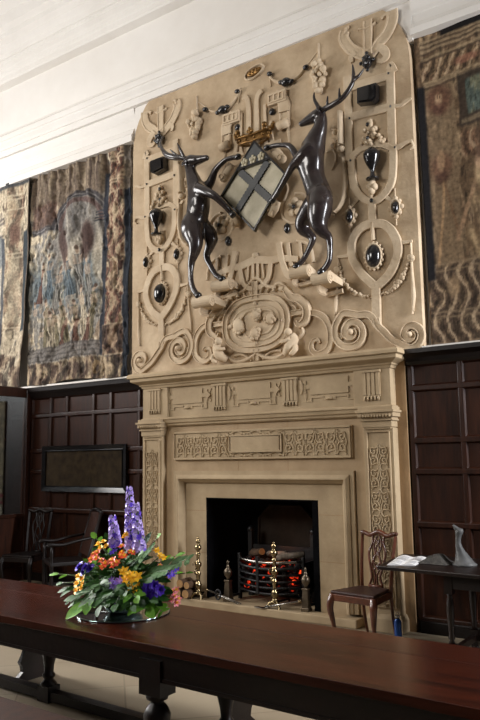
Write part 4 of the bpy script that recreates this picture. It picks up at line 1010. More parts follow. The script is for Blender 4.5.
# armchair in the dark corner
t = thing('oak_armchair', 'dark armchair with panel back and open arms under the framed panel', 'armchair', (-2.86, -.4, 0), math.radians(-30))
W_ = M['oak_black']
mb = MB(); mb.zprism([(-.3, -.26), (.3, -.26), (.26, .24), (-.26, .24)], .40, .45); bevel(mb.build('seat', M['oak_black'], t), .01)
mb = MB(); mb.add([(-.24, .235, .5), (.24, .235, .5), (.25, .4, 1.05), (-.25, .4, 1.05), (-.24, .255, .5), (.24, .255, .5), (.25, .42, 1.05), (-.25, .42, 1.05)], [(0, 1, 2, 3), (7, 6, 5, 4), (0, 4, 5, 1), (1, 5, 6, 2), (2, 6, 7, 3), (3, 7, 4, 0)]); mb.build('back_panel', M['oak_panel'], t)
mb = MB(); mb.tube([(-.28, .41, 1.05), (0, .415, 1.085), (.28, .41, 1.05)], .026, 8, 4); mb.build('crest_rail', W_, t)
for s in (-1, 1):
    mb = MB(); mb.tube([(s * .26, .26, 0), (s * .255, .235, .42), (s * .265, .405, 1.06)], [.024, .026, .02], 6); mb.build('leg', W_, t)
    mb = MB(); mb.lathe([(0, 0), (.022, 0), (.026, .05), (.024, .1), (.018, .14), (.028, .22), (.018, .3), (.026, .36), (.026, .44), (.018, .48), (.024, .56), (.016, .66), (.0, .66)], (s * .275, -.235, 0), 10); mb.build('leg', W_, t)
    mb = MB(); mb.tube([(s * .262, .3, .74), (s * .28, .1, .71), (s * .285, -.1, .67), (s * .29, -.25, .68), (s * .295, -.3, .655)], [.018, .02, .022, .026, .022], 8, 4); mb.build('arm', W_, t)
    mb = MB(); mb.bar((s * .27, -.235, .1), (s * .26, .25, .1), .03, .035); mb.build('stretcher', W_, t)
mb = MB(); mb.bar((-.27, -.235, .12), (.27, -.235, .12), .03, .035); mb.build('stretcher', W_, t)

# ------------------------------------------------------------------ side table, right
t = thing('side_table', 'dark oak side table with wide overhanging top against the right panelling', 'table', (2.7, -.6, 0))
mb = MB(); mb.zprism([(1.9, -1.0), (3.6, -1.13), (3.6, -.12), (1.78, -.12)], .745, .778); wb(mb, 'tabletop', M['table_dark'], t, .006)
mb = MB()
for a, b in (((2.5, -.93), (3.4, -.99)), ((2.5, -.3), (3.4, -.3)), ((2.5, -.93), (2.5, -.3)), ((3.4, -.99), (3.4, -.3))): mb.bar((*a, .685), (*b, .685), .03, .12)
wb(mb, 'apron', M['oak_black'], t)
for x, y in ((2.52, -.92), (2.52, -.3), (3.38, -.97), (3.38, -.3)):
    mb = MB(); mb.box(x - .035, x + .035, y - .035, y + .035, .58, .745); mb.lathe([(.03, .58), (.02, .56), (.03, .53), (.036, .45), (.03, .35), (.022, .25), (.03, .22), (.02, .2), (.03, .17)], (x, y, 0), 10); mb.box(x - .035, x + .035, y - .035, y + .035, .03, .17); mb.lathe([(.0, 0), (.03, 0), (.036, .015), (.03, .035), (0, .035)], (x, y, 0), 10); wb(mb, 'leg', M['table_dark'], t)
for a, b in (((2.52, -.92), (3.38, -.97)), ((2.52, -.92), (2.52, -.3)), ((3.38, -.97), (3.38, -.3)), ((2.52, -.3), (3.38, -.3))):
    mb = MB(); mb.bar((*a, .1), (*b, .1), .045, .05); wb(mb, 'stretcher', M['table_dark'], t)
q = [PZ(*p_, .781) for p_ in ((387, 565), (415, 565.5), (428, 558.5), (399, 556.5))]
c = sum(q, V()) / 4
bk = thing('open_booklet', 'white open booklet of printed pages on the left of the side table', 'booklet', (c.x, c.y, .778))
m0, m1 = (q[0] + q[1]) / 2, (q[3] + q[2]) / 2
def page(a, b, cc, d, name):
    mb = MB(); n = 6; vs = []; fs = []
    for k in range(n + 1):
        s = k / n; z = .012 * math.sin(PI * min(1, s * 1.1)) * 1.2 + .004
        for e0, e1 in ((a, b), (d, cc)): p = lerp(e0, e1, s); vs.append((p.x, p.y, .78 + z))
    vs += [(p.x, p.y, .779) for p in (a, b, cc, d)]
    for k in range(n): fs.append((2 * k, 2 * k + 2, 2 * k + 3, 2 * k + 1))
    L = 2 * n; o = 2 * n + 2
    fs += [(0, 1, o + 3, o), (L, o + 1, o + 2, L + 1), tuple([2 * k for k in range(n + 1)][::-1]) + (o, o + 1), tuple(2 * k + 1 for k in range(n + 1)) + (o + 2, o + 3)]
    mb.add(vs, fs, False); pg = wb(mb, name, M['paper'], bk)
    for r in range(9):
        u = .12 + r * .09; mb = MB()
        if r in (3,): continue
        p0 = lerp(lerp(a, b, .12), lerp(d, cc, .12), u); p1 = lerp(lerp(a, b, .86), lerp(d, cc, .86), u); nn = 5
        vs = []
        for k in range(nn + 1):
            s = lerp(.12, .86, k / nn); z = .012 * math.sin(PI * min(1, s * 1.1)) * 1.2 + .0052; p = lerp(p0, p1, k / nn); w = (d - a).normalized() * .008
            vs += [(p.x - w.x, p.y - w.y, .78 + z), (p.x + w.x, p.y + w.y, .78 + z)]
        mb.add(vs, [(2 * k, 2 * k + 2, 2 * k + 3, 2 * k + 1) for k in range(nn)]); wb(mb, 'text_line', M['paper_ink'], pg)
page(q[0], m0, m1, q[3], 'left_page'); page(q[1], m0, m1, q[2], 'right_page')
# grey long-necked ornament
def sm_(t): t = max(0., min(1., t)); return t * t * (3 - 2 * t)
g0 = V((2.53, -.6, .778))
t = thing('long_necked_ornament', 'grey metal ornament like a long bird neck on a round foot, right of booklet', 'ornament', g0)
mb = MB(); mb.lathe([(0, 0), (.105, 0), (.108, .012), (.085, .028), (.075, .05), (.058, .085), (.042, .12), (.031, .155), (.025, .19), (.0235, .22), (.026, .25), (.034, .275), (.036, .295), (.03, .315), (.0, .325)], g0, 18)
for k in range(len(mb.v)):
    x, y, z = mb.v[k]; s = (z - g0.z); mb.v[k] = (x + .03 - .05 * sm_(s / .2) + .018 * sm_((s - .2) / .12), y, z)
mb.tube([g0 + V((-.005, 0, .29)), g0 + V((-.03, -.01, .322)), g0 + V((-.052, -.02, .352))], [.032, .02, .006], 8, 3); wb(mb, 'neck', M['greyclay'], t)
mb = MB()
for s in (-1, 1): mb.blob(g0 + V((-.015, s * .028, .29)), .008, n=6, m=5)
wb(mb, 'eye', M['jet'], t)
t = thing('grey_cloth', 'crumpled dark grey cloth between booklet and long-necked ornament', 'cloth', (2.3, -.58, .778))
mb = MB(); n = 18; vs = []; fs = []
for i in range(n + 1):
    for j in range(n + 1):
        u, v = i / n, j / n; e = min(u, 1 - u, v, 1 - v); k = max(0, min(1, e * 4))
        z = .004 + k * (.07 * math.exp(-((u - .62) ** 2 + (v - .5) ** 2) * 5) + .035 * (fbm(u * 4, v * 4, 3) + .25)); vs.append((2.14 + .3 * u + .02 * fbm(v * 3, 2, 1), -.72 + .26 * v + .03 * fbm(u * 3, 5, 1), .778 + max(.003, z)))
for i in range(n):
    for j in range(n): a = i * (n + 1) + j; fs.append((a, a + n + 1, a + n + 2, a + 1))
mb.add(vs, fs, True); wb(mb, 'fabric', M['greycloth'], t)
# bottle
bp = V((1.785, -.33, 0)); t = thing('water_bottle', 'blue water bottle standing on the floor right of the splat back chair', 'bottle', bp)
mb = MB(); mb.lathe([(0, 0), (.034, 0), (.036, .006), (.036, .15), (.034, .165), (.022, .185), (.02, .19), (.0, .19)], bp, 16); wb(mb, 'body', M['blue'], t)
mb = MB(); mb.lathe([(0, .19), (.021, .19), (.021, .215), (.018, .22), (0, .22)], bp, 14); mb.tube([bp + V((-.018, 0, .21)), bp + V((-.016, 0, .235)), bp + V((0, 0, .245)), bp + V((.016, 0, .235)), bp + V((.018, 0, .21))], .005, 6, 3); wb(mb, 'cap', M['steel'], t)

# ------------------------------------------------------------------ the long table and benches
TA = -.034; TC = V((1.7, -3.774, 0))
lt = thing('long_table', 'long polished dark oak refectory table across the foreground carrying the flowers', 'table', TC, TA)
mb = MB(); 
for y0, y1 in ((-.432, .14), (.1405, .432)): mb.box(-3.3, 3.4, y0, y1, .755, .8)
bevel(mb.build('tabletop', M['table'], lt), .004)
for s in (-1, 1):
    mb = MB(); mb.box(-3.1, 3.2, s * .385 - .02, s * .385 + .02, .615, .755); mb.box(-3.1, 3.2, s * .385 - .026, s * .385 + .026, .615, .635); mb.build('apron', M['table_dark'], lt)
mb = MB()
for x in (-3.1, 3.2): mb.box(x - .02, x + .02, -.385, .385, .615, .755)
mb.build('apron', M['table_dark'], lt)
legp = [(0, .1), (.05, .1), (.055, .12), (.038, .14), (.03, .155), (.042, .17), (.042, .185), (.03, .2), (.034, .25), (.05, .33), (.062, .4), (.064, .44), (.05, .475), (.032, .495), (.03, .505), (.05, .515), (.055, .53), (.05, .545), (0, .545)]
for xx in (-3.07, -1.4, .27, 1.94):
    for s in (-1, 1):
        mb = MB(); x = xx + (.11 if s < 0 else 0); mb.lathe([(r * 1.12, z) for r, z in legp], (x + .0, s * .36, 0), 16); mb.box(x - .075, x + .075, s * .36 - .06, s * .36 + .06, .54, .72); mb.box(x - .062, x + .062, s * .36 - .055, s * .36 + .055, .0, .11); mb.build('leg', M['table_dark'], lt)
for s in (-1, 1):
    mb = MB(); mb.box(-3.07, 2.0, s * .36 - .04, s * .36 + .04, .012, .075); mb.build('stretcher', M['table_dark'], lt)
def slab_bench(label, loc, rz, L, xs, h=.46, top='table'):
    t = thing('slab_bench', label, 'bench', loc, rz); mb = MB(); mb.box(-L / 2, L / 2, -.15, .15, h - .04, h); bevel(mb.build('seat', M[top], t), .006)
    for s in (-1, 1): mb = MB(); mb.box(-L / 2 + .1, L / 2 - .1, s * .115 - .012, s * .115 + .012, h - .13, h - .04); mb.build('rail', M['table_dark'], t)
    for x in xs:
        mb = MB(); pr_ = [(.17, 0), (.165, .04), (.12, .075), (.13, .12), (.15, .15), (.12, .2), (.1, .25), (.12, .3), (.1, h - .13), (.1, h - .04)]
        poly = [(w, z) for w, z in pr_] + [(-w, z) for w, z in pr_[::-1]]
        n = len(poly); vs = [(x - .02, y, z) for y, z in poly] + [(x + .02, y, z) for y, z in poly]
        mb.add(vs, [tuple(range(n))[::-1], tuple(range(n, 2 * n))] + [(k, (k + 1) % n, n + (k + 1) % n, n + k) for k in range(n)]); mb.build('slab_leg', M['table_dark'], t)
    return t
slab_bench('bench with scalloped slab ends on the far side of the long table', (.8, -3.1, 0), TA, 2.7, (-1.02, 1.06))
slab_bench('bench seat corner at the lower left, on the near side of the long table', (.95, -4.655, 0), TA, 2.5, (-1.0, 1.0), .49, 'oak_panel')
# ------------------------------------------------------------------ flowers
BC = PZ(123, 612, .806)
M['mirror'] = mat('mirror', (.42, .46, .45), None, .03, metal=1.)
tr = thing('round_mirror_tray', 'round mirror tray under the flower bowl on the long table', 'tray', (BC.x, BC.y, .8))
mb = MB(); mb.lathe([(0, 0), (.275, 0), (.29, .003), (.29, .007), (.275, .008), (0, .008)], (0, 0, 0), 48); mb.build('mirror_disc', M['mirror'], tr)
mb = MB(); mb.tube([(.29 * math.cos(k * PI / 24), .29 * math.sin(k * PI / 24), .006) for k in range(49)], .0025, 6); mb.build('bevelled_rim', M['glassgreen'], tr)
bw_ = thing('flower_bowl', 'low dark glass bowl holding the flower arrangement', 'bowl', (BC.x, BC.y, .81))
mb = MB(); mb.T = Matrix.Scale(.9, 4); mb.lathe([(0, 0), (.09, 0), (.125, .02), (.14, .05), (.138, .075), (.132, .075), (.13, .05), (.115, .026), (.085, .012), (0, .012)], (0, 0, 0), 32); mb.build('glass_wall', M['glassgreen'], bw_)
mb = MB(); mb.lathe([(0, .014), (.08, .014), (.1, .03), (.12, .06), (0, .075)], (0, 0, 0), 24); mb.build('dark_foam', M['leafdark'], bw_)
ROOT = V((BC.x, BC.y, .86))
def F(px, py, d=0.): return P(px, py, BC.y + d)
def basis(n):
    n = V(n).normalized(); a = n.orthogonal().normalized(); return a, n.cross(a), n
def stem(t, tip, r=.004, bend=.03):
    st = ROOT + V((random.uniform(-.05, .05), random.uniform(-.05, .05), 0)); mid = (st + tip) / 2 + V((random.uniform(-bend, bend), random.uniform(-bend, bend), bend))
    mb = MB(); mb.tube([st, mid, tip], r, 6, 5); wb(mb, 'stem', M['stem'], t)
def out(p): return ((p - ROOT).normalized() + V((.28, -.5, .25))).normalized()
def bloom(t, c, n, r, m, kind, name='bloom'):
    a, b, n = basis(n); mb = MB()
    if kind == 'lily':
        for k in range(6):
            an = k * PI / 3 + random.random() * .2; d = (a * math.cos(an) + b * math.sin(an)) * .85 + n * .6; mb.petal(c, d, n, r * (1.1 if k % 2 else .95), r * .62, -.25, .2)
        o = wb(mb, name, m, t); mb = MB()
        for k in range(4): an = k * 1.6; e = c + (a * math.cos(an) + b * math.sin(an)) * r * .25 + n * r * .7; mb.tube([c, e], .0018, 4); mb.blob(e, .004, n=5, m=4)
        wb(mb, 'stamen', M['yellow'], o)
    elif kind == 'double':
        for ring, (cnt, tilt, L) in enumerate(((9, .35, 1.), (8, .75, .85), (6, 1.3, .65), (4, 2.4, .45))):
            for k in range(cnt):
                an = k * 2 * PI / cnt + ring * .4; d = (a * math.cos(an) + b * math.sin(an)) + n * tilt; mb.petal(c, d, n, r * L, r * .62 * L + .006, -.12, .25)
        wb(mb, name, m, t)
    elif kind == 'star':
        for k in range(6):
            an = k * PI / 3; d = (a * math.cos(an) + b * math.sin(an)) + n * .5; mb.petal(c, d, n, r, r * .4, -.2, .15, 3)
        wb(mb, name, m, t)
def cluster(name, label, pts, m, kind, r, cat='flower', grp=None, d=0.):
    cs = [F(x, y, d + random.uniform(-.015, .015)) for x, y in pts]; c = sum(cs, V()) / len(cs)
    t = thing(name, label, cat, ROOT, group=grp)
    for q in cs: bloom(t, q, out(q) + V((random.uniform(-.3, .3), random.uniform(-.3, .1), random.uniform(-.2, .3))), r * random.uniform(.9, 1.1), m, kind)
    stem(t, c - out(c) * .02); return t
def spike(label, pts, r0, r1, m, n, d=0.):
    t = thing('delphinium_spike', label, 'flower', ROOT); ax = [F(x, y, d) for x, y in pts]; path = cr(ax, 8)
    mb = MB(); mb.tube([ROOT + V((0, 0, .0))] + [lerp(ROOT, path[0], .6)] + path, [.006, .006] + [.005] * len(path), 6); wb(mb, 'stem', M['stem'], t)
    L = len(path)
    for k in range(n):
        u = (k + .5) / n; q = path[min(int(u * (L - 1)), L - 1)]; an = k * 2.4; r = lerp(r0, r1, u ** 1.3)
        h = V((math.cos(an), math.sin(an), .15)); c = q + h * r; nn = h; a, b, nn = basis(nn); mb = MB()
        s = lerp(.024, .014, u)
        for j in range(5): aa = j * 2 * PI / 5 + k; mb.petal(c, (a * math.cos(aa) + b * math.sin(aa)) + nn * .35, nn, s, s * .85, -.1, .2, 3)
        mb.blob(c + nn * .004, .004, n=5, m=4); wb(mb, 'floret', m if k % 6 else M['violet'], t)
M['delph'] = mat('delphinium_petal', rgb(166, 138, 232), rgb(220, 200, 252), .5, 40.)
spike('tallest purple delphinium spike rising above the bouquet', [(132, 548), (131, 530), (130, 508), (129.5, 487)], .04, .014, M['delph'], 84)
spike('purple delphinium spike right beside the tallest one, a little lower', [(140, 552), (138.5, 535), (137, 518), (136, 503)], .034, .014, M['delph'], 56, -.02)
spike('short purple delphinium spike left of the tall pair', [(115, 546), (114.5, 537), (113.5, 526), (112, 516)], .038, .016, M['delph'], 46)
Y_, O_ = M['yellow'], M['orange']
cluster('alstroemeria', 'large yellow bloom cluster at the front centre of the bouquet', [(124, 572), (130, 575), (127, 580), (134, 580), (137, 577), (133, 587), (136, 587)], Y_, 'lily', .034, d=-.2)
cluster('alstroemeria', 'yellow bloom cluster at lower left below the deep violet flower', [(79, 577), (83, 579), (78, 584), (82, 588), (77, 591), (84, 584)], Y_, 'lily', .03, d=-.14)
cluster('alstroemeria', 'yellow blooms high at left, above the orange flowers', [(99, 545), (104, 543), (107, 547), (101, 549)], Y_, 'lily', .028, d=-.05)
cluster('alstroemeria', 'single orange yellow bloom between the delphinium spikes', [(124, 538), (126, 535)], Y_, 'lily', .02, d=-.05)
cluster('alstroemeria', 'orange yellow blooms over the grey-green frond at right', [(160, 556), (163, 558), (157, 551)], Y_, 'lily', .024, d=-.1)
cluster('alstroemeria', 'coral orange cluster at far left of the orange blooms', [(94, 555), (98, 553), (97, 559), (92, 560)], O_, 'lily', .029, d=-.12)
cluster('alstroemeria', 'coral orange cluster just above the lilac flower', [(102, 561), (106, 564), (103, 567)], O_, 'lily', .027, d=-.15)
cluster('alstroemeria', 'coral orange pair of blooms right of the coral cluster', [(113, 561), (117, 563), (114, 566)], O_, 'lily', .028, d=-.15)
cluster('alstroemeria', 'upright coral orange blooms below the delphinium spikes', [(122, 547), (122, 553), (124, 557), (121, 556)], O_, 'lily', .024, d=-.1)
cluster('alstroemeria', 'small orange bloom at right of the coral stems', [(130, 552), (133, 553)], O_, 'lily', .02, d=-.08)
cluster('violet_lisianthus', 'bright violet double flower at left of the bouquet', [(80, 567), (86, 567), (91, 569), (84, 572)], M['violet'], 'double', .036, d=-.12)
cluster('violet_lisianthus', 'deep violet double flower at lower right of the bouquet', [(148, 588), (154, 587), (159, 590), (152, 593)], M['deep'], 'double', .038, d=-.2)
cluster('blue_delphinium_sprig', 'blue violet sprig reaching out on the right', [(166, 573), (170, 571), (175, 570), (169, 576), (173, 575), (177, 568)], M['violet'], 'star', .022, d=-.05)
cluster('lilac_flower', 'lilac star flower cluster at bouquet centre under coral blooms', [(112, 580), (116, 582), (119, 585), (113, 586), (117, 588), (120, 580)], M['lilac'], 'star', .026, d=-.2)
cluster('lilac_flower', 'small violet flower just below the short delphinium spike', [(113, 547), (115, 551), (112, 553)], M['violet'], 'star', .026, d=-.06)
cluster('lilac_flower', 'tiny lilac flower low over the bowl', [(117, 605), (121, 607)], M['lilac'], 'star', .02, d=-.18)
cluster('pink_flower', 'pink flowers drooping at lower right edge of the bouquet', [(172, 592), (176, 590), (174, 596), (178, 599), (171, 600), (176, 603)], M['pink'], 'lily', .024, d=-.08)
cluster('pink_flower', 'small pink bloom behind the grey-green frond at right', [(160, 566), (162, 568)], M['pink'], 'lily', .018, d=-.05)
cluster('blue_delphinium_sprig', 'tiny blue flower hanging low at right near the tray', [(151, 615), (153, 614)], M['violet'], 'star', .016, d=-.16)
# foliage
def leaves(name, label, tip, m, n=7, L=.09, W=.04, d=0., grp=None, droop=.1):
    t = thing(name, label, 'leaves', ROOT, group=grp); e = F(*tip, d); st = ROOT + V((random.uniform(-.06, .06), random.uniform(-.06, .02), -.01))
    mid = (st + e) / 2 + V((0, 0, droop * .6)); path = cr([st, mid, e], 8)
    mb = MB(); mb.tube(path, [.0045, .0025], 5); wb(mb, 'stem', M['stem'], t); mb = MB()
    for k in range(n):
        u = lerp(.35, 1., k / max(n - 1, 1)); q = path[min(int(u * (len(path) - 1)), len(path) - 1)]; dr = (path[-1] - path[-3]).normalized()
        s = dr.cross(V((0, -.3, 1))).normalized() * (1 if k % 2 else -1)
        dd = dr * (.6 + .8 * (k == n - 1)) + s * (.8 * (k < n - 1)) + V((random.uniform(-.2, .2), random.uniform(-.35, .1), random.uniform(-.2, .3)))
        mb.petal(q, dd, V((random.uniform(-.3, .3), -.7, .8)), L * random.uniform(.75, 1.15), W * random.uniform(.8, 1.15), -.18, .12, 5)
        if n <= 7: wb(mb, 'leaf_blade', m, t); mb = MB()
    if n > 7: wb(mb, 'leaf_blades', m, t)
def frond(label, tip, m, n=13, L=.07, d=0., W=.018):
    t = thing('fern_frond', label, 'leaves', ROOT); e = F(*tip, d); mid = (ROOT + e) / 2 + V((0, 0, .06)); path = cr([ROOT, mid, e], 12)
    mb = MB(); mb.tube(path, [.005, .002], 5); wb(mb, 'stem', M['stem'], t); mb = MB()
    for k in range(n):
        u = lerp(.3, .97, k / (n - 1)); i = min(int(u * (len(path) - 1)), len(path) - 2); q = path[i]; dr = (path[i + 1] - path[i]).normalized()
        for sg in (-1, 1):
            s = dr.cross(V((0, -.6, .8))).normalized() * sg; mb.petal(q, s + dr * .55, V((0, -.7, .8)), L * (1.1 - .75 * u), W * (1.25 - .6 * u), -.1, .1, 3)
    wb(mb, 'leaflets', m, t)
LD, LB, LG = M['leafdark'], M['leaf'], M['leafgrey']
frond('long grey-green frond stretching right towards the hearth', (190, 559), LG, 14, .13, -.08, .036)
frond('grey-green frond above the deep violet flower', (168, 570), LG, 12, .13, -.2, .042)
frond('grey-green frond at upper right over the yellow cluster', (150, 549), LG, 12, .13, -.14, .046)
frond('dark fern drooping at left front over the tray', (66, 602), LD, 14, .075, -.1)
frond('bright fern drooping at lower right over the tray', (163, 612), LB, 12, .13, -.22, .04)
frond('dark fern behind the lilac flower at the front', (108, 602), LD, 12, .07, -.25)
leaves('leaf_spray', 'bright green heart-shaped leaves low at left on the tray', (85, 604), LB, 6, .12, .08, -.22)
leaves('leaf_spray', 'bright green leaves low at right over the tray', (147, 609), LB, 9, .12, .065, -.24)
leaves('leaf_spray', 'light green leaf sprig poking up at right with round tip', (157, 538), LB, 5, .05, .036, .05)
leaves('leaf_spray', 'green curved leaves at right above the blue sprig', (176, 556), LB, 7, .07, .03, .05)
leaves('leaf_spray', 'thin budded sprig reaching right above the pink flowers', (186, 573), LB, 6, .06, .018, -.02)
leaves('leaf_spray', 'pale sprig sticking out at far left of the bouquet', (58, 574), LB, 6, .06, .028, -.05)
leaves('leaf_spray', 'second pale sprig low at far left with small buds', (62, 583), LG, 5, .06, .025, -.1)
leaves('leaf_spray', 'green leaves high at left beside the short delphinium', (96, 538), LB, 7, .055, .034, 0)
leaves('leaf_spray', 'green leaf pair under the short delphinium spike', (108, 540), LD, 5, .055, .036, -.03)
leaves('leaf_spray', 'bright green leaves under the large yellow cluster', (136, 597), LB, 8, .09, .045, -.27)
leaves('leaf_spray', 'bright green leaves between coral blooms and left violet flower', (92, 564), LB, 7, .07, .036, -.1)
leaves('leaf_spray', 'grey-green leaves right of the coral blooms', (138, 556), LG, 8, .09, .045, -.12)
G = 'dark green leaf sprays filling the bouquet'
for tip, d in (((92, 572), -.05), ((76, 596), -.15), ((98, 584), -.25), ((108, 574), -.12), ((128, 562), -.1), ((138, 568), -.12), ((146, 580), -.2), ((126, 592), -.26), ((104, 598), -.25), ((140, 600), -.25), ((120, 570), -.14), ((90, 590), -.2),
               ((158, 580), -.1), ((164, 592), -.12), ((112, 592), -.28), ((136, 556), 0), ((150, 566), -.05), ((84, 578), 0), ((100, 556), .02), ((120, 556), .02), ((150, 598), -.22), ((70, 588), -.05), ((144, 545), .05), ((90, 600), -.22), ((100, 606), -.27), ((116, 604), -.3), ((132, 606), -.28), ((80, 600), -.18), ((156, 602), -.2), ((110, 564), -.08), ((142, 560), -.05), ((128, 584), -.2)):
    leaves('leaf_spray', 'dark green leaf spray filling the body of the bouquet', tip, LD, 10, .09, .044, d, G)

# ------------------------------------------------------------------ framed panel
c0 = (-3.09, 1.64)
pf_ = thing('framed_panel', 'wide dull brown needlework panel in a black frame on the left panelling', 'picture', (-3.09, .07, 1.31))
x0, x1, z0, z1 = -3.955, -2.232, 1.305, 1.968
mb = MB(); b_ = .075
o = [(x0, z0), (x1, z0), (x1, z1), (x0, z1)]; i_ = [(x0 + b_, z0 + b_), (x1 - b_, z0 + b_), (x1 - b_, z1 - b_), (x0 + b_, z1 - b_)]
vs = [(x, .07, z) for x, z in o] + [(x, .085, z) for x, z in i_] + [(x, .108, z) for x, z in o] + [(x, .108, z) for x, z in i_]
fs = []
for k in range(4): j = (k + 1) % 4; fs += [(k, j, 4 + j, 4 + k), (8 + k, 8 + j, j, k), (4 + k, 4 + j, 12 + j, 12 + k)]
mb.add(vs, fs); mb.strap(i_, .012, .02, .09, True, 0, 'flat'); wb(mb, 'frame', M['jet'], pf_)
mb = MB(); mb.add([(x, .1, z) for x, z in i_], [(0, 1, 2, 3)]); 
M['needle'] = mat('needlework', rgb(60, 46, 32), rgb(96, 76, 52), .8, 9., .2, 60., detail=10)
wb(mb, 'needlework', M['needle'], pf_)
mb = MB(); mb.add([(x, .094, z) for x, z in i_], [(0, 1, 2, 3)]); M['pane'] = mat('frame_glass', (1, 1, 1), None, .08, trans=1., ior=1.2); wb(mb, 'glass_pane', M['pane'], pf_)

# ------------------------------------------------------------------ glazed screen at the far left
sc = thing('glazed_screen', 'tall glazed oak screen standing out from the wall at the far left', 'screen', (-4.35, -.6, 0))
XS = -4.315
for y in (.06, -1.3): mb = MB(); mb.box(XS - .05, XS + .05, y - .04, y + .04, 0, 2.84); wb(mb, 'post', M['oak'], sc, .006)
for z, h_ in ((2.79, .14), (.95, .05), (.1, .2)): mb = MB(); mb.box(XS - .04, XS + .04, -1.3, .03, z - h_ / 2, z + h_ / 2); wb(mb, 'rail', M['oak'], sc, .006)
mb = MB(); mb.box(XS - .004, XS + .004, -1.26, .02, .975, 2.72); wb(mb, 'glass_pane', M['pane'], sc)
mb = MB(); mb.box(XS - .01, XS + .01, -1.26, .02, .2, .925); wb(mb, 'lower_panel', M['oak_panel'], sc)
def pane_mat():
    m = M['pane']; nt = m.node_tree; b = nt.nodes['Principled BSDF']; o = nt.nodes['Material Output']
    tr_ = nt.nodes.new('ShaderNodeBsdfTransparent'); tr_.inputs['Color'].default_value = (.86, .89, .9, 1); gl = nt.nodes.new('ShaderNodeBsdfGlossy'); gl.inputs['Roughness'].default_value = .06
    fr = nt.nodes.new('ShaderNodeFresnel'); fr.inputs['IOR'].default_value = 1.5; mx = nt.nodes.new('ShaderNodeMixShader')
    nt.links.new(fr.outputs['Fac'], mx.inputs['Fac']); nt.links.new(tr_.outputs['BSDF'], mx.inputs[1]); nt.links.new(gl.outputs['BSDF'], mx.inputs[2]); nt.links.new(mx.outputs['Shader'], o.inputs['Surface'])
pane_mat()
# ------------------------------------------------------------------ tapestries
def sm(a, b, x):
    t = max(0., min(1., (x - a) / (b - a))); return t * t * (3 - 2 * t)
def mixc(a, b, t): return tuple(p + (q - p) * t for p, q in zip(a, b))
def tapestry(name, label, x0, x1, z0, z1, y, paint, fold, nx=150, nz=240, group=None, desat=.3):
    t = thing(name, label, 'tapestry', ((x0 + x1) / 2, y, z0), group=group)
    vs = []; cols = []; fs = []
    for j in range(nz + 1):
        for i in range(nx + 1):
            s, v = i / nx, j / nz; dx, dy, dz = fold(s, v)
            vs.append((lerp(x0, x1, s) + dx, y + dy, lerp(z0, z1, v) + dz)); cols.append(paint(s, v))
    for j in range(nz):
        for i in range(nx): a = j * (nx + 1) + i; fs.append((a, a + 1, a + nx + 2, a + nx + 1))
    mb = MB(); mb.add(vs, fs, True); o = wb(mb, 'woven_cloth', M['woven'], t)
    at = o.data.color_attributes.new('weave', 'FLOAT_COLOR', 'POINT')
    flat = []
    for c in cols: g_ = (c[0] + c[1] + c[2]) / 3; c = mixc(c, (g_, g_, g_ * .985), desat); r = rgb(*[max(0, min(255, q)) for q in c]); flat += [r[0], r[1], r[2], 1.]
    at.data.foreach_set('color', flat)
    so = o.modifiers.new('thick', 'SOLIDIFY'); so.thickness = .006; so.offset = 0
    return t
def box_(s, v, a, b, c, d, e=.008): return sm(a - e, a + e, s) * (1 - sm(b - e, b + e, s)) * sm(c - e, c + e, v) * (1 - sm(d - e, d + e, v))
def ell(s, v, cx, cy, rx, ry, e=.15):
    q = math.hypot((s - cx) / rx, (v - cy) / ry); return 1 - sm(1 - e, 1 + e, q)
def pal(s, v, sd, cols, f=8.):
    """mottled wool: picks between the wools of the list by layered noise stretched along the warp"""
    a = fbm(s * f + .6 * fbm(s * f, v * f, sd + 3.), v * f * .8, sd) + .5; k = max(0., min(.999, a)) * (len(cols) - 1); i = int(k); c = mixc(cols[i], cols[i + 1], sm(.25, .75, k - i))
    d = fbm(s * f * 4.5, v * f * 3., sd + 7., 3); c = mixc(c, tuple(q * .5 for q in c), sm(.08, .3, d) * .8); return mixc(c, tuple(min(255, q * 1.3 + 8) for q in c), sm(.08, .3, -d) * .6)
FLESH, CREAM, RUST, BLUE, GREY, OLIVE, BROWN = (188, 158, 130), (190, 174, 144), (112, 66, 52), (84, 106, 122), (138, 134, 126), (120, 110, 78), (86, 64, 52)
def figures(c, s, v, sd, n, u0, u1, v0, v1, h, cols, asp=.62):
    """standing and stooping robed figures: head, shoulders, falling robe with fold lines"""
    rnd = random.Random(sd)
    for k in range(n):
        cx = lerp(u0, u1, (k + .5) / n) + rnd.uniform(-.02, .02); cy = rnd.uniform(v0, v1); col = cols[rnd.randrange(len(cols))]; hh = h * rnd.uniform(.8, 1.2); w = hh * asp * rnd.uniform(.8, 1.2); ln = rnd.uniform(-.35, .35)
        if abs(s - cx) > w or not cy - hh < v < cy + hh * 1.2: continue
        x = s - cx - ln * (v - cy); t = (v - cy) / hh
        if -.9 < t < .55:
            wd = w * lerp(.55, .26, (t + .9) / 1.45); m = 1 - sm(wd * .85, wd, abs(x)); fl = .5 + .5 * math.sin(x / w * 26 + 5 * t + 4 * fbm(s * 20, v * 10, sd)); q = mixc(tuple(z * .58 for z in col), tuple(min(255, z * 1.15) for z in col), fl); c = mixc(c, q, m * .85)
            c = mixc(c, tuple(z * .4 for z in col), m * sm(wd * .72, wd * .9, abs(x)) * .6)
        if .2 < t < .5: c = mixc(c, FLESH, (1 - sm(.012, .02, abs(abs(x) - w * .3 * (t + .4)))) * .5)
        e = ell(x, v, 0, cy + hh * .68, hh * .1, hh * .13, .3); c = mixc(c, FLESH, e * .9); c = mixc(c, BROWN, ell(x, v, -.2 * w * .2, cy + hh * .76, hh * .11, hh * .07, .3) * .8)
    return c
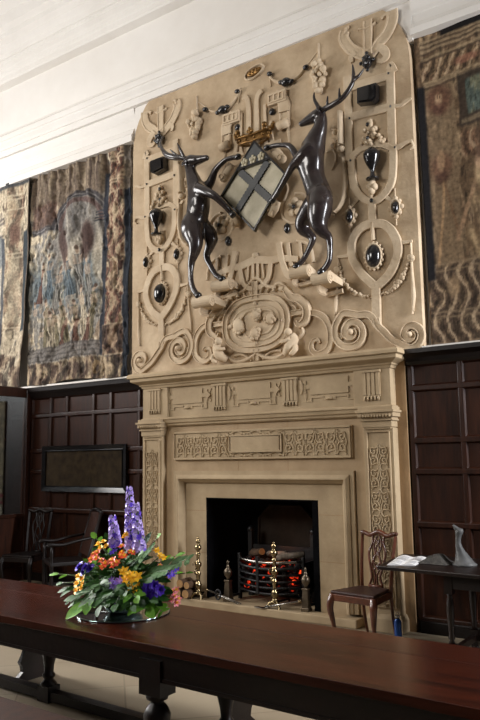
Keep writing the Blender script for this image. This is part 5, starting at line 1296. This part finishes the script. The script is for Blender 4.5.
def scroll_border(c, s, v, m, f, sd, cols):
    if m < .01: return c
    q = pal(s, v, sd, cols, f); g = math.sin(s * f * 2.4 + 2.2 * math.sin(v * f * 1.7 + sd) + 3 * fbm(s * f * .6, v * f * .6, sd)); q = mixc(q, tuple(z * .42 for z in q), sm(.35, .8, g) * .7); q = mixc(q, (206, 180, 140), sm(.55, .95, -g) * .55)
    return mixc(c, q, m)
def paint_main(s, v):
    w = .02 * fbm(s * 6, v * 9, 1.); s2, v2 = s + w, v + .016 * fbm(s * 7, v * 7, 5.); n3 = fbm(s * 42, v * 5, 3.)
    c = pal(s2, v2, 2., [BROWN, GREY, CREAM, GREY, (150, 128, 104), CREAM], 9.)
    c = mixc(c, pal(s2, v2, 12., [BLUE, GREY, BLUE, (110, 122, 118), CREAM], 8.), box_(s2, v2, .0, .74, .33, .55, .06) * .75)
    # hanging top, arches and drapery
    tp = box_(s2, v2, -.1, .76, .82, 1.1, .02); c = mixc(c, mixc((156, 136, 110), (88, 70, 58), .5 + 1.9 * n3), tp * .9)
    c = mixc(c, mixc((108, 72, 60), (84, 58, 50), .5 + n3 * 2), box_(s2, v2, .02, .27, .725, .84, .015) * .75); c = mixc(c, (70, 68, 74), box_(s2, v2, .02, .28, .7, .726, .006) * .85); c = mixc(c, (150, 150, 150), box_(s2, v2, .04, .26, .712, .717, .003) * .7)
    q = math.hypot((s2 - .52) / .25, (v2 - .7) / .14)
    ins = (1 - sm(.96, 1.02, q)) if v2 > .68 else box_(s2, v2, .27, .77, .56, .7, .02)
    c = mixc(c, mixc((96, 94, 94), (156, 150, 140), .5 + 1.7 * fbm(s * 20 + 5 * v, v * 3.5, 33.)), ins * .9)
    if v2 > .6:
        ring = sm(.9, .95, q) * (1 - sm(1.1, 1.16, q)) if v2 > .7 else 0.; c = mixc(c, (62, 60, 66), ring * .85)
        ring = sm(.72, .77, q) * (1 - sm(.88, .92, q)) if v2 > .69 else 0.; c = mixc(c, (92, 62, 58), ring * .7); ring = sm(.985, 1., q) * (1 - sm(1.02, 1.04, q)) if v2 > .7 else 0; c = mixc(c, (150, 148, 146), ring * .6)
    c = mixc(c, (66, 42, 36), ell(s2, v2, .6, .615, .08, .085, .3) * .9); c = mixc(c, (80, 52, 46), ell(s2 + .35 * (v2 - .6), v2, .38, .6, .045, .1, .3) * .75)
    c = mixc(c, (208, 198, 176), ell(s2 - .25 * (v2 - .55), v2, .47, .55, .05, .1, .4) * .85); c = mixc(c, (198, 186, 162), ell(s2, v2, .72, .53, .045, .11, .4) * .75); c = mixc(c, (196, 182, 158), ell(s2 + .5 * (v2 - .5), v2, .2, .5, .07, .07, .4) * .6)
    for zz in (.69, .705, .72, .735): c = mixc(c, (56, 60, 70), box_(s2, v2, .68, .79, zz - .004, zz + .004, .003) * .85)
    # people
    c = figures(c, s2, v2, 5, 6, .08, .7, .4, .5, .13, [BLUE, GREY, CREAM, BLUE, RUST]); c = figures(c, s2, v2, 8, 7, .05, .74, .24, .3, .13, [CREAM, GREY, (176, 156, 126), OLIVE, CREAM, BLUE]); c = figures(c, s2, v2, 15, 5, .1, .7, .2, .24, .1, [CREAM, RUST, GREY])
    # steps and scrolling border along the foot
    st = box_(s2, v2, -.1, .77, .1, .165, .008); c = mixc(c, mixc((124, 120, 116), (98, 92, 88), .5 + n3), st * .85)
    for zz in (.105, .125, .145, .162): c = mixc(c, (82, 76, 74), box_(s2, v2, -.1, .77, zz - .003, zz + .003, .003) * .7)
    c = scroll_border(c, s2, v2, box_(s2, v2, -.1, 1.1, -.1, .095, .006) * .92, 16., 41., [(96, 74, 58), (166, 142, 108), BROWN, (150, 122, 92)])
    c = mixc(c, (146, 112, 66), ell(s2, v2, .72, .05, .04, .03) * .6); c = mixc(c, (50, 38, 36), ell(s2, v2, .73, .045, .02, .017) * .7)
    # navy upright and the column
    c = mixc(c, (40, 46, 60), box_(s, v, .75, .792, .1, .9, .006) * .92)
    c = scroll_border(c, s, v, box_(s, v, .792, .945, .1, 1.1, .006) * .95, 24., 61., [BROWN, (150, 120, 92), RUST, (176, 152, 118), (96, 66, 54)])
    c = mixc(c, (196, 172, 134), ell(s, v, .865, .7, .03, .04) * .85); c = mixc(c, (176, 152, 114), box_(s, v, .84, .9, .32, .62, .02) * (.35 + n3))
    for zz in (.965, .95, .86, .845, .8, .225, .21, .1): c = mixc(c, (198, 174, 138), box_(s, v, .79, .95, zz - .004, zz + .004, .003) * .8)
    pe = box_(s, v, .77, .95, .1, .225, .006); c = scroll_border(c, s, v, pe * .85, 20., 71., [(150, 112, 84), BROWN, (128, 86, 66)]); c = mixc(c, (180, 148, 114), ell(s, v, .865, .16, .035, .035) * .7)
    c = mixc(c, (30, 38, 52), box_(s, v, .95, 1.01, -.1, .8, .005) * .95); c = mixc(c, (80, 68, 58), box_(s, v, .95, 1.01, .8, 1.1, .005) * .7); c = mixc(c, (26, 26, 30), box_(s, v, -1, 2, .992, 1.1, .003))
    return c
def fold_main(s, v):
    k = .6 + .4 * v
    dy = .03 * math.sin(s * 26 + 3 * fbm(s * 2, v * 1.5, 9.)) * (.35 + .65 * v) + .05 * fbm(s * 5, v * 2.5, 4.) + .02 * fbm(s * 14, v * 9, 8.)
    d = abs(fbm(s * 4 + v * 3, v * 4 - s * 2, 12.)); dy += .03 * (1 - sm(0, .12, d))
    dy -= .05 * (1 - v) * sm(0, .1, s)
    dy += .022 * math.sin(s * 60 + 5 * fbm(s * 3, v * 2, 55.)) * sm(.6, .95, v) + .03 * fbm(s * 9 + v * 4, v * 4, 58.)
    return (0, dy - .04, -.02 * math.sin(s * 9) * (1 - v))
tapestry('wall_tapestry', 'large faded tapestry with arch, drapery and figures hanging left of the overmantel', -4.3, -2.14, 2.9, 6.27, .07, paint_main, fold_main, 200, 300)
def paint_left(s, v):
    w = .02 * fbm(s * 6, v * 9, 81.); s2, v2 = s + w, v + .012 * fbm(s * 7, v * 9, 85.); n3 = fbm(s * 34, v * 5, 83.)
    c = pal(s2, v2, 82., [GREY, CREAM, (176, 160, 132), CREAM, BROWN, CREAM], 8.)
    c = mixc(c, (196, 186, 162), box_(s2, v2, .1, .66, .42, .86, .02) * .6); c = mixc(c, (104, 114, 122), ell(s2, v2, .62, .66, .08, .08) * .8); c = mixc(c, (140, 152, 164), box_(s2, v2, .3, .64, .32, .55, .02) * .6)
    for zz in (.8, .82, .735): c = mixc(c, (84, 76, 76), box_(s2, v2, .1, .68, zz - .006, zz + .006, .005) * .7)
    c = figures(c, s2, v2, 25, 4, .2, .66, .22, .4, .14, [CREAM, BLUE, RUST, GREY]); c = mixc(c, (66, 74, 86), box_(s2, v2, .655, .7, .05, .72, .006) * .8)
    co = box_(s, v, .71, .905, .27, 1.1, .008); c = scroll_border(c, s, v, co * .75, 14., 91., [CREAM, (196, 178, 146), (150, 116, 92), CREAM]); c = mixc(c, (112, 76, 64), ell(s, v, .81, .74, .06, .05, .4) * .8); c = mixc(c, (190, 174, 144), box_(s, v, .76, .86, .3, .6, .03) * .6)
    for zz in (.93, .91, .86, .64, .62, .28): c = mixc(c, (206, 190, 158), co * box_(s, v, .6, 1., zz - .004, zz + .004, .003) * .7)
    c = mixc(c, (46, 58, 68), box_(s, v, .91, .985, .26, .74, .008) * .95); c = mixc(c, (80, 66, 56), box_(s, v, .985, 1.1, -.1, 1.1, .005) * .7)
    c = scroll_border(c, s2, v2, box_(s2, v2, -.1, 1.1, -.1, .14, .01) * .85, 13., 95., [(118, 94, 74), CREAM, BROWN, (166, 144, 112)]); c = mixc(c, (54, 60, 70), box_(s, v, -1, 2, .975, 1.1, .005) * .8)
    return c
def fold_left(s, v):
    a = 1 - sm(.0, .35, v)
    return (-.08 * a * sm(.5, 1, s), -.05 + .035 * math.sin(s * 16 + 2 * fbm(s * 2, v * 2, 99.)) + .05 * fbm(s * 4, v * 3, 94.) - .1 * a * math.exp(-((s - .85) / .12) ** 2), -.03 * math.sin(s * 7) * a)
tapestry('wall_tapestry', 'faded tapestry with pale columns at the far left edge, beside the arch tapestry', -6.1, -4.31, 2.9, 6.27, .05, paint_left, fold_left, 150, 240)
def paint_right(s, v):
    so_ = s; s *= 1.5
    w = .02 * fbm(s * 6, v * 9, 181.); s2, v2 = s + w, v + .012 * fbm(s * 7, v * 9, 185.)
    c = pal(s2, v2, 182., [(70, 54, 40), (104, 84, 60), (84, 64, 44), (122, 100, 72), (62, 44, 34)], 8.)
    T1, T2, DK = (124, 102, 74), (146, 122, 88), (62, 42, 32)
    co = box_(s, v, .07, .3, .1, .83, .01); c = mixc(c, mixc(T1, (106, 86, 62), .5 + fbm(s * 40, v * 4, 5.)), co * .7)
    c = scroll_border(c, s2, v2, box_(s2, v2, .04, .95, .835, .9, .006) * .85, 26., 191., [DK, (110, 86, 60), (84, 54, 40)])
    for zz in (.965, .95, .935, .91, .83, .82): c = mixc(c, (142, 122, 90), box_(s2, v2, .05, 1., zz - .004, zz + .004, .003) * .7); c = mixc(c, (60, 46, 36), box_(s2, v2, .05, 1., zz - .012, zz - .005, .002) * .6)
    # capital with a face in drapery
    c = mixc(c, (88, 54, 40), ell(s2, v2, .17, .765, .1, .045, .4) * .8); c = mixc(c, (156, 124, 90), ell(s2, v2, .17, .77, .032, .032, .3) * .9); c = mixc(c, (84, 54, 38), ell(s2, v2, .17, .795, .04, .014, .4) * .8)
    for e in (-.012, .012): c = mixc(c, (60, 40, 30), ell(s2, v2, .17 + e, .775, .006, .005) * .8)
    c = mixc(c, (76, 46, 36), ell(s2, v2, .17, .735, .05, .02, .4) * .7); c = mixc(c, (134, 82, 62), ell(s2 + .3 * (v2 - .86), v2, .42, .865, .1, .014, .4) * .7)
    # lower mask with ribbons and a thin staff
    c = mixc(c, (92, 58, 42), ell(s2, v2, .16, .55, .09, .04, .5) * .7); c = mixc(c, (140, 108, 76), ell(s2, v2, .16, .565, .03, .035, .3) * .85); c = mixc(c, (70, 44, 34), ell(s2, v2, .16, .51, .06, .018, .5) * .8)
    d = abs(s - (.09 + .08 * sm(.2, .5, v))); c = mixc(c, (146, 112, 74), (1 - sm(.006, .013, d)) * box_(s, v, 0, .3, .22, .5) * .9); d = abs(s - (.18 + .55 * (.49 - v))); c = mixc(c, (104, 76, 52), (1 - sm(.006, .014, d)) * box_(s, v, 0, .3, .32, .49) * .9)
    # framed landscape
    c = mixc(c, (52, 42, 34), box_(s2, v2, .33, 1.1, .655, .82, .006) * .9); c = mixc(c, (118, 102, 76), box_(s2, v2, .345, 1.1, .665, .68, .004) * .7); c = mixc(c, pal(s2, v2, 201., [(54, 62, 54), (92, 96, 74), (66, 82, 76), (112, 104, 74)], 11.), box_(s2, v2, .4, 1.1, .69, .8, .006) * .9)
    c = scroll_border(c, s2, v2, box_(s2, v2, .33, 1.1, .56, .64, .01) * .7, 22., 211., [DK, (110, 76, 54), (84, 60, 44)])
    # robed figure, head bowed
    rb = max(ell(s2 + .4 * (v2 - .4), v2, .6, .4, .2, .15, .15), ell(s2, v2, .56, .31, .24, .07, .2)); fl = .5 + .5 * math.sin((s2 * 1.4 + v2) * 46 + 6 * fbm(s * 5, v * 5, 221.)); c = mixc(c, mixc((92, 70, 46), (152, 126, 88), fl), rb * .85); c = mixc(c, (52, 38, 28), rb * sm(.05, .25, fbm(s * 16 + v * 8, v * 9, 225.)) * .6)
    c = mixc(c, (146, 114, 84), ell(s2, v2, .47, .54, .04, .03, .3) * .85); c = mixc(c, (70, 48, 36), ell(s2, v2, .48, .565, .05, .018, .4) * .8); d = abs((v2 - .36) - .9 * (s2 - .3)); c = mixc(c, (138, 106, 76), (1 - sm(.01, .025, d)) * box_(s2, v2, .24, .42, .3, .5, .02) * .8)
    # foot border
    c = scroll_border(c, s2, v2, box_(s2, v2, .0, 1.1, .0, .24, .008) * .8, 26., 231., [(104, 84, 60), (70, 54, 42), (124, 102, 74)]); c = mixc(c, (138, 112, 80), ell(s2, v2, .2, .17, .05, .03, .4) * .8); c = mixc(c, (58, 64, 66), ell(s2, v2, .7, .16, .08, .05, .4) * .7)
    for zz in (.245, .225, .1, .085, .005): c = mixc(c, (124, 104, 78), box_(s2, v2, .02, 1.1, zz - .003, zz + .003, .003) * .7)
    c = tuple(min(255, q * 1.28) for q in c)
    c = mixc(c, (24, 25, 32), box_(so_, v, -.1, .04, .2, .82, .006) * .95); c = mixc(c, (16, 15, 17), box_(s, v, .22, 2, .968, 1.1, .004) * .95)
    return c
def fold_right(s, v): return (.03 * (1 - v), -.01 + .02 * math.sin(s * 13 + 2 * fbm(s, v, 3.)) + .03 * fbm(s * 3, v * 3, 66.) , 0)
tapestry('wall_tapestry', 'brown tapestry with a column and robed figure on the right wall above the panelling', 2.09, 4.1, 2.87, 6.36, .08, paint_right, fold_right, 150, 240)
def paint_hang(s, v):
    n = fbm(s * 10, v * 26, 301.); c = mixc((58, 52, 38), (96, 84, 60), .5 + 1.5 * n)
    c = mixc(c, (86, 24, 28), box_(s, v, -.1, 1.1, .3, .325, .004) + box_(s, v, -.1, 1.1, .255, .275, .004) * .9); c = mixc(c, (104, 98, 84), box_(s, v, -1, 2, -.1, .24, .01) * .8)
    return c
tapestry('hanging_cloth', 'dull brown hanging with two red bands behind the glazed screen', -6.4, -4.86, .55, 2.7, .08, paint_hang, lambda s, v: (0, -.01 + .012 * math.sin(s * 20), 0), 40, 120)
t = thing('low_stool', 'low dark stool with pale cushion behind the glazed screen', 'stool', (-4.95, -.35, 0))
mb = MB(); mb.box(-5.2, -4.72, -.55, -.15, .42, .47); 
wb(mb, 'seat', M['oak_black'], t, .006)
for x in (-5.16, -4.76):
    for y in (-.51, -.19): mb = MB(); mb.lathe([(0, 0), (.022, 0), (.028, .08), (.018, .12), (.028, .22), (.02, .36), (.026, .42), (0, .42)], (x, y, 0), 10); wb(mb, 'leg', M['oak_black'], t)
mb = MB(); mb.box(-5.17, -4.75, -.52, -.18, .47, .53); o = wb(mb, 'cushion', M['greycloth'], t, .025)

# ------------------------------------------------------------------ light
def area(name, loc, target, size, power, col, sy=None):
    l = bpy.data.lights.new(name, 'AREA'); l.energy = power; l.color = col; l.shape = 'RECTANGLE'; l.size = size; l.size_y = sy or size
    o = bpy.data.objects.new(name, l); COL.objects.link(o); o.location = loc; o.rotation_euler = (V(target) - V(loc)).to_track_quat('-Z', 'Y').to_euler(); return o
area('window_light_left', (-8.5, -4.2, 5.2), (-2.6, 0, 4.4), 3.5, 325, (1., .97, .95), 4.).data.spread = math.radians(130)
area('window_light_right', (8.5, -.8, 4.4), (0, -.3, 2.4), 1., 330, (.95, .96, 1.), 4.).data.spread = math.radians(110)
area('bouquet_fill_light', (-7.6, -3.4, 3.8), (1.35, -3.75, 1.0), 2.4, 120, (1., .98, .95), 2.4).data.spread = math.radians(40)  # added lamp, narrowed onto the bouquet to brighten the flowers; stands for no window
area('room_fill_light', (-4.2, -10.4, 6.8), (-.2, 0, 4.0), 3.2, 195, (1., .95, .89), 3.).data.spread = math.radians(110)  # added front fill from behind the camera, with no window of its own
w = bpy.data.worlds.new('dim_hall'); bpy.context.scene.world = w; w.use_nodes = True
w.node_tree.nodes['Background'].inputs['Color'].default_value = (.9, .93, 1., 1); w.node_tree.nodes['Background'].inputs['Strength'].default_value = .035
l = bpy.data.lights.new('fire_glow', 'POINT'); l.energy = 1.; l.color = (1, .3, .08); l.shadow_soft_size = .15; o = bpy.data.objects.new('fire_glow', l); COL.objects.link(o); o.location = (.02, .2, .72)

cam = bpy.data.cameras.new('camera'); co = bpy.data.objects.new('camera', cam); COL.objects.link(co)
cam.sensor_fit = 'VERTICAL'; cam.sensor_height = 36; cam.lens = FPX / 720 * 36; cam.clip_start = .05
m4 = Matrix.Identity(4)
for r, row in enumerate((AX, AY, AZ)): m4[r][0], m4[r][1], m4[r][2] = row.x, -row.y, -row.z
m4.translation = CAM; co.matrix_world = m4
sc_ = bpy.context.scene; sc_.camera = co
sc_.view_settings.view_transform = 'Standard'; sc_.view_settings.look = 'None'; sc_.view_settings.exposure = 0.
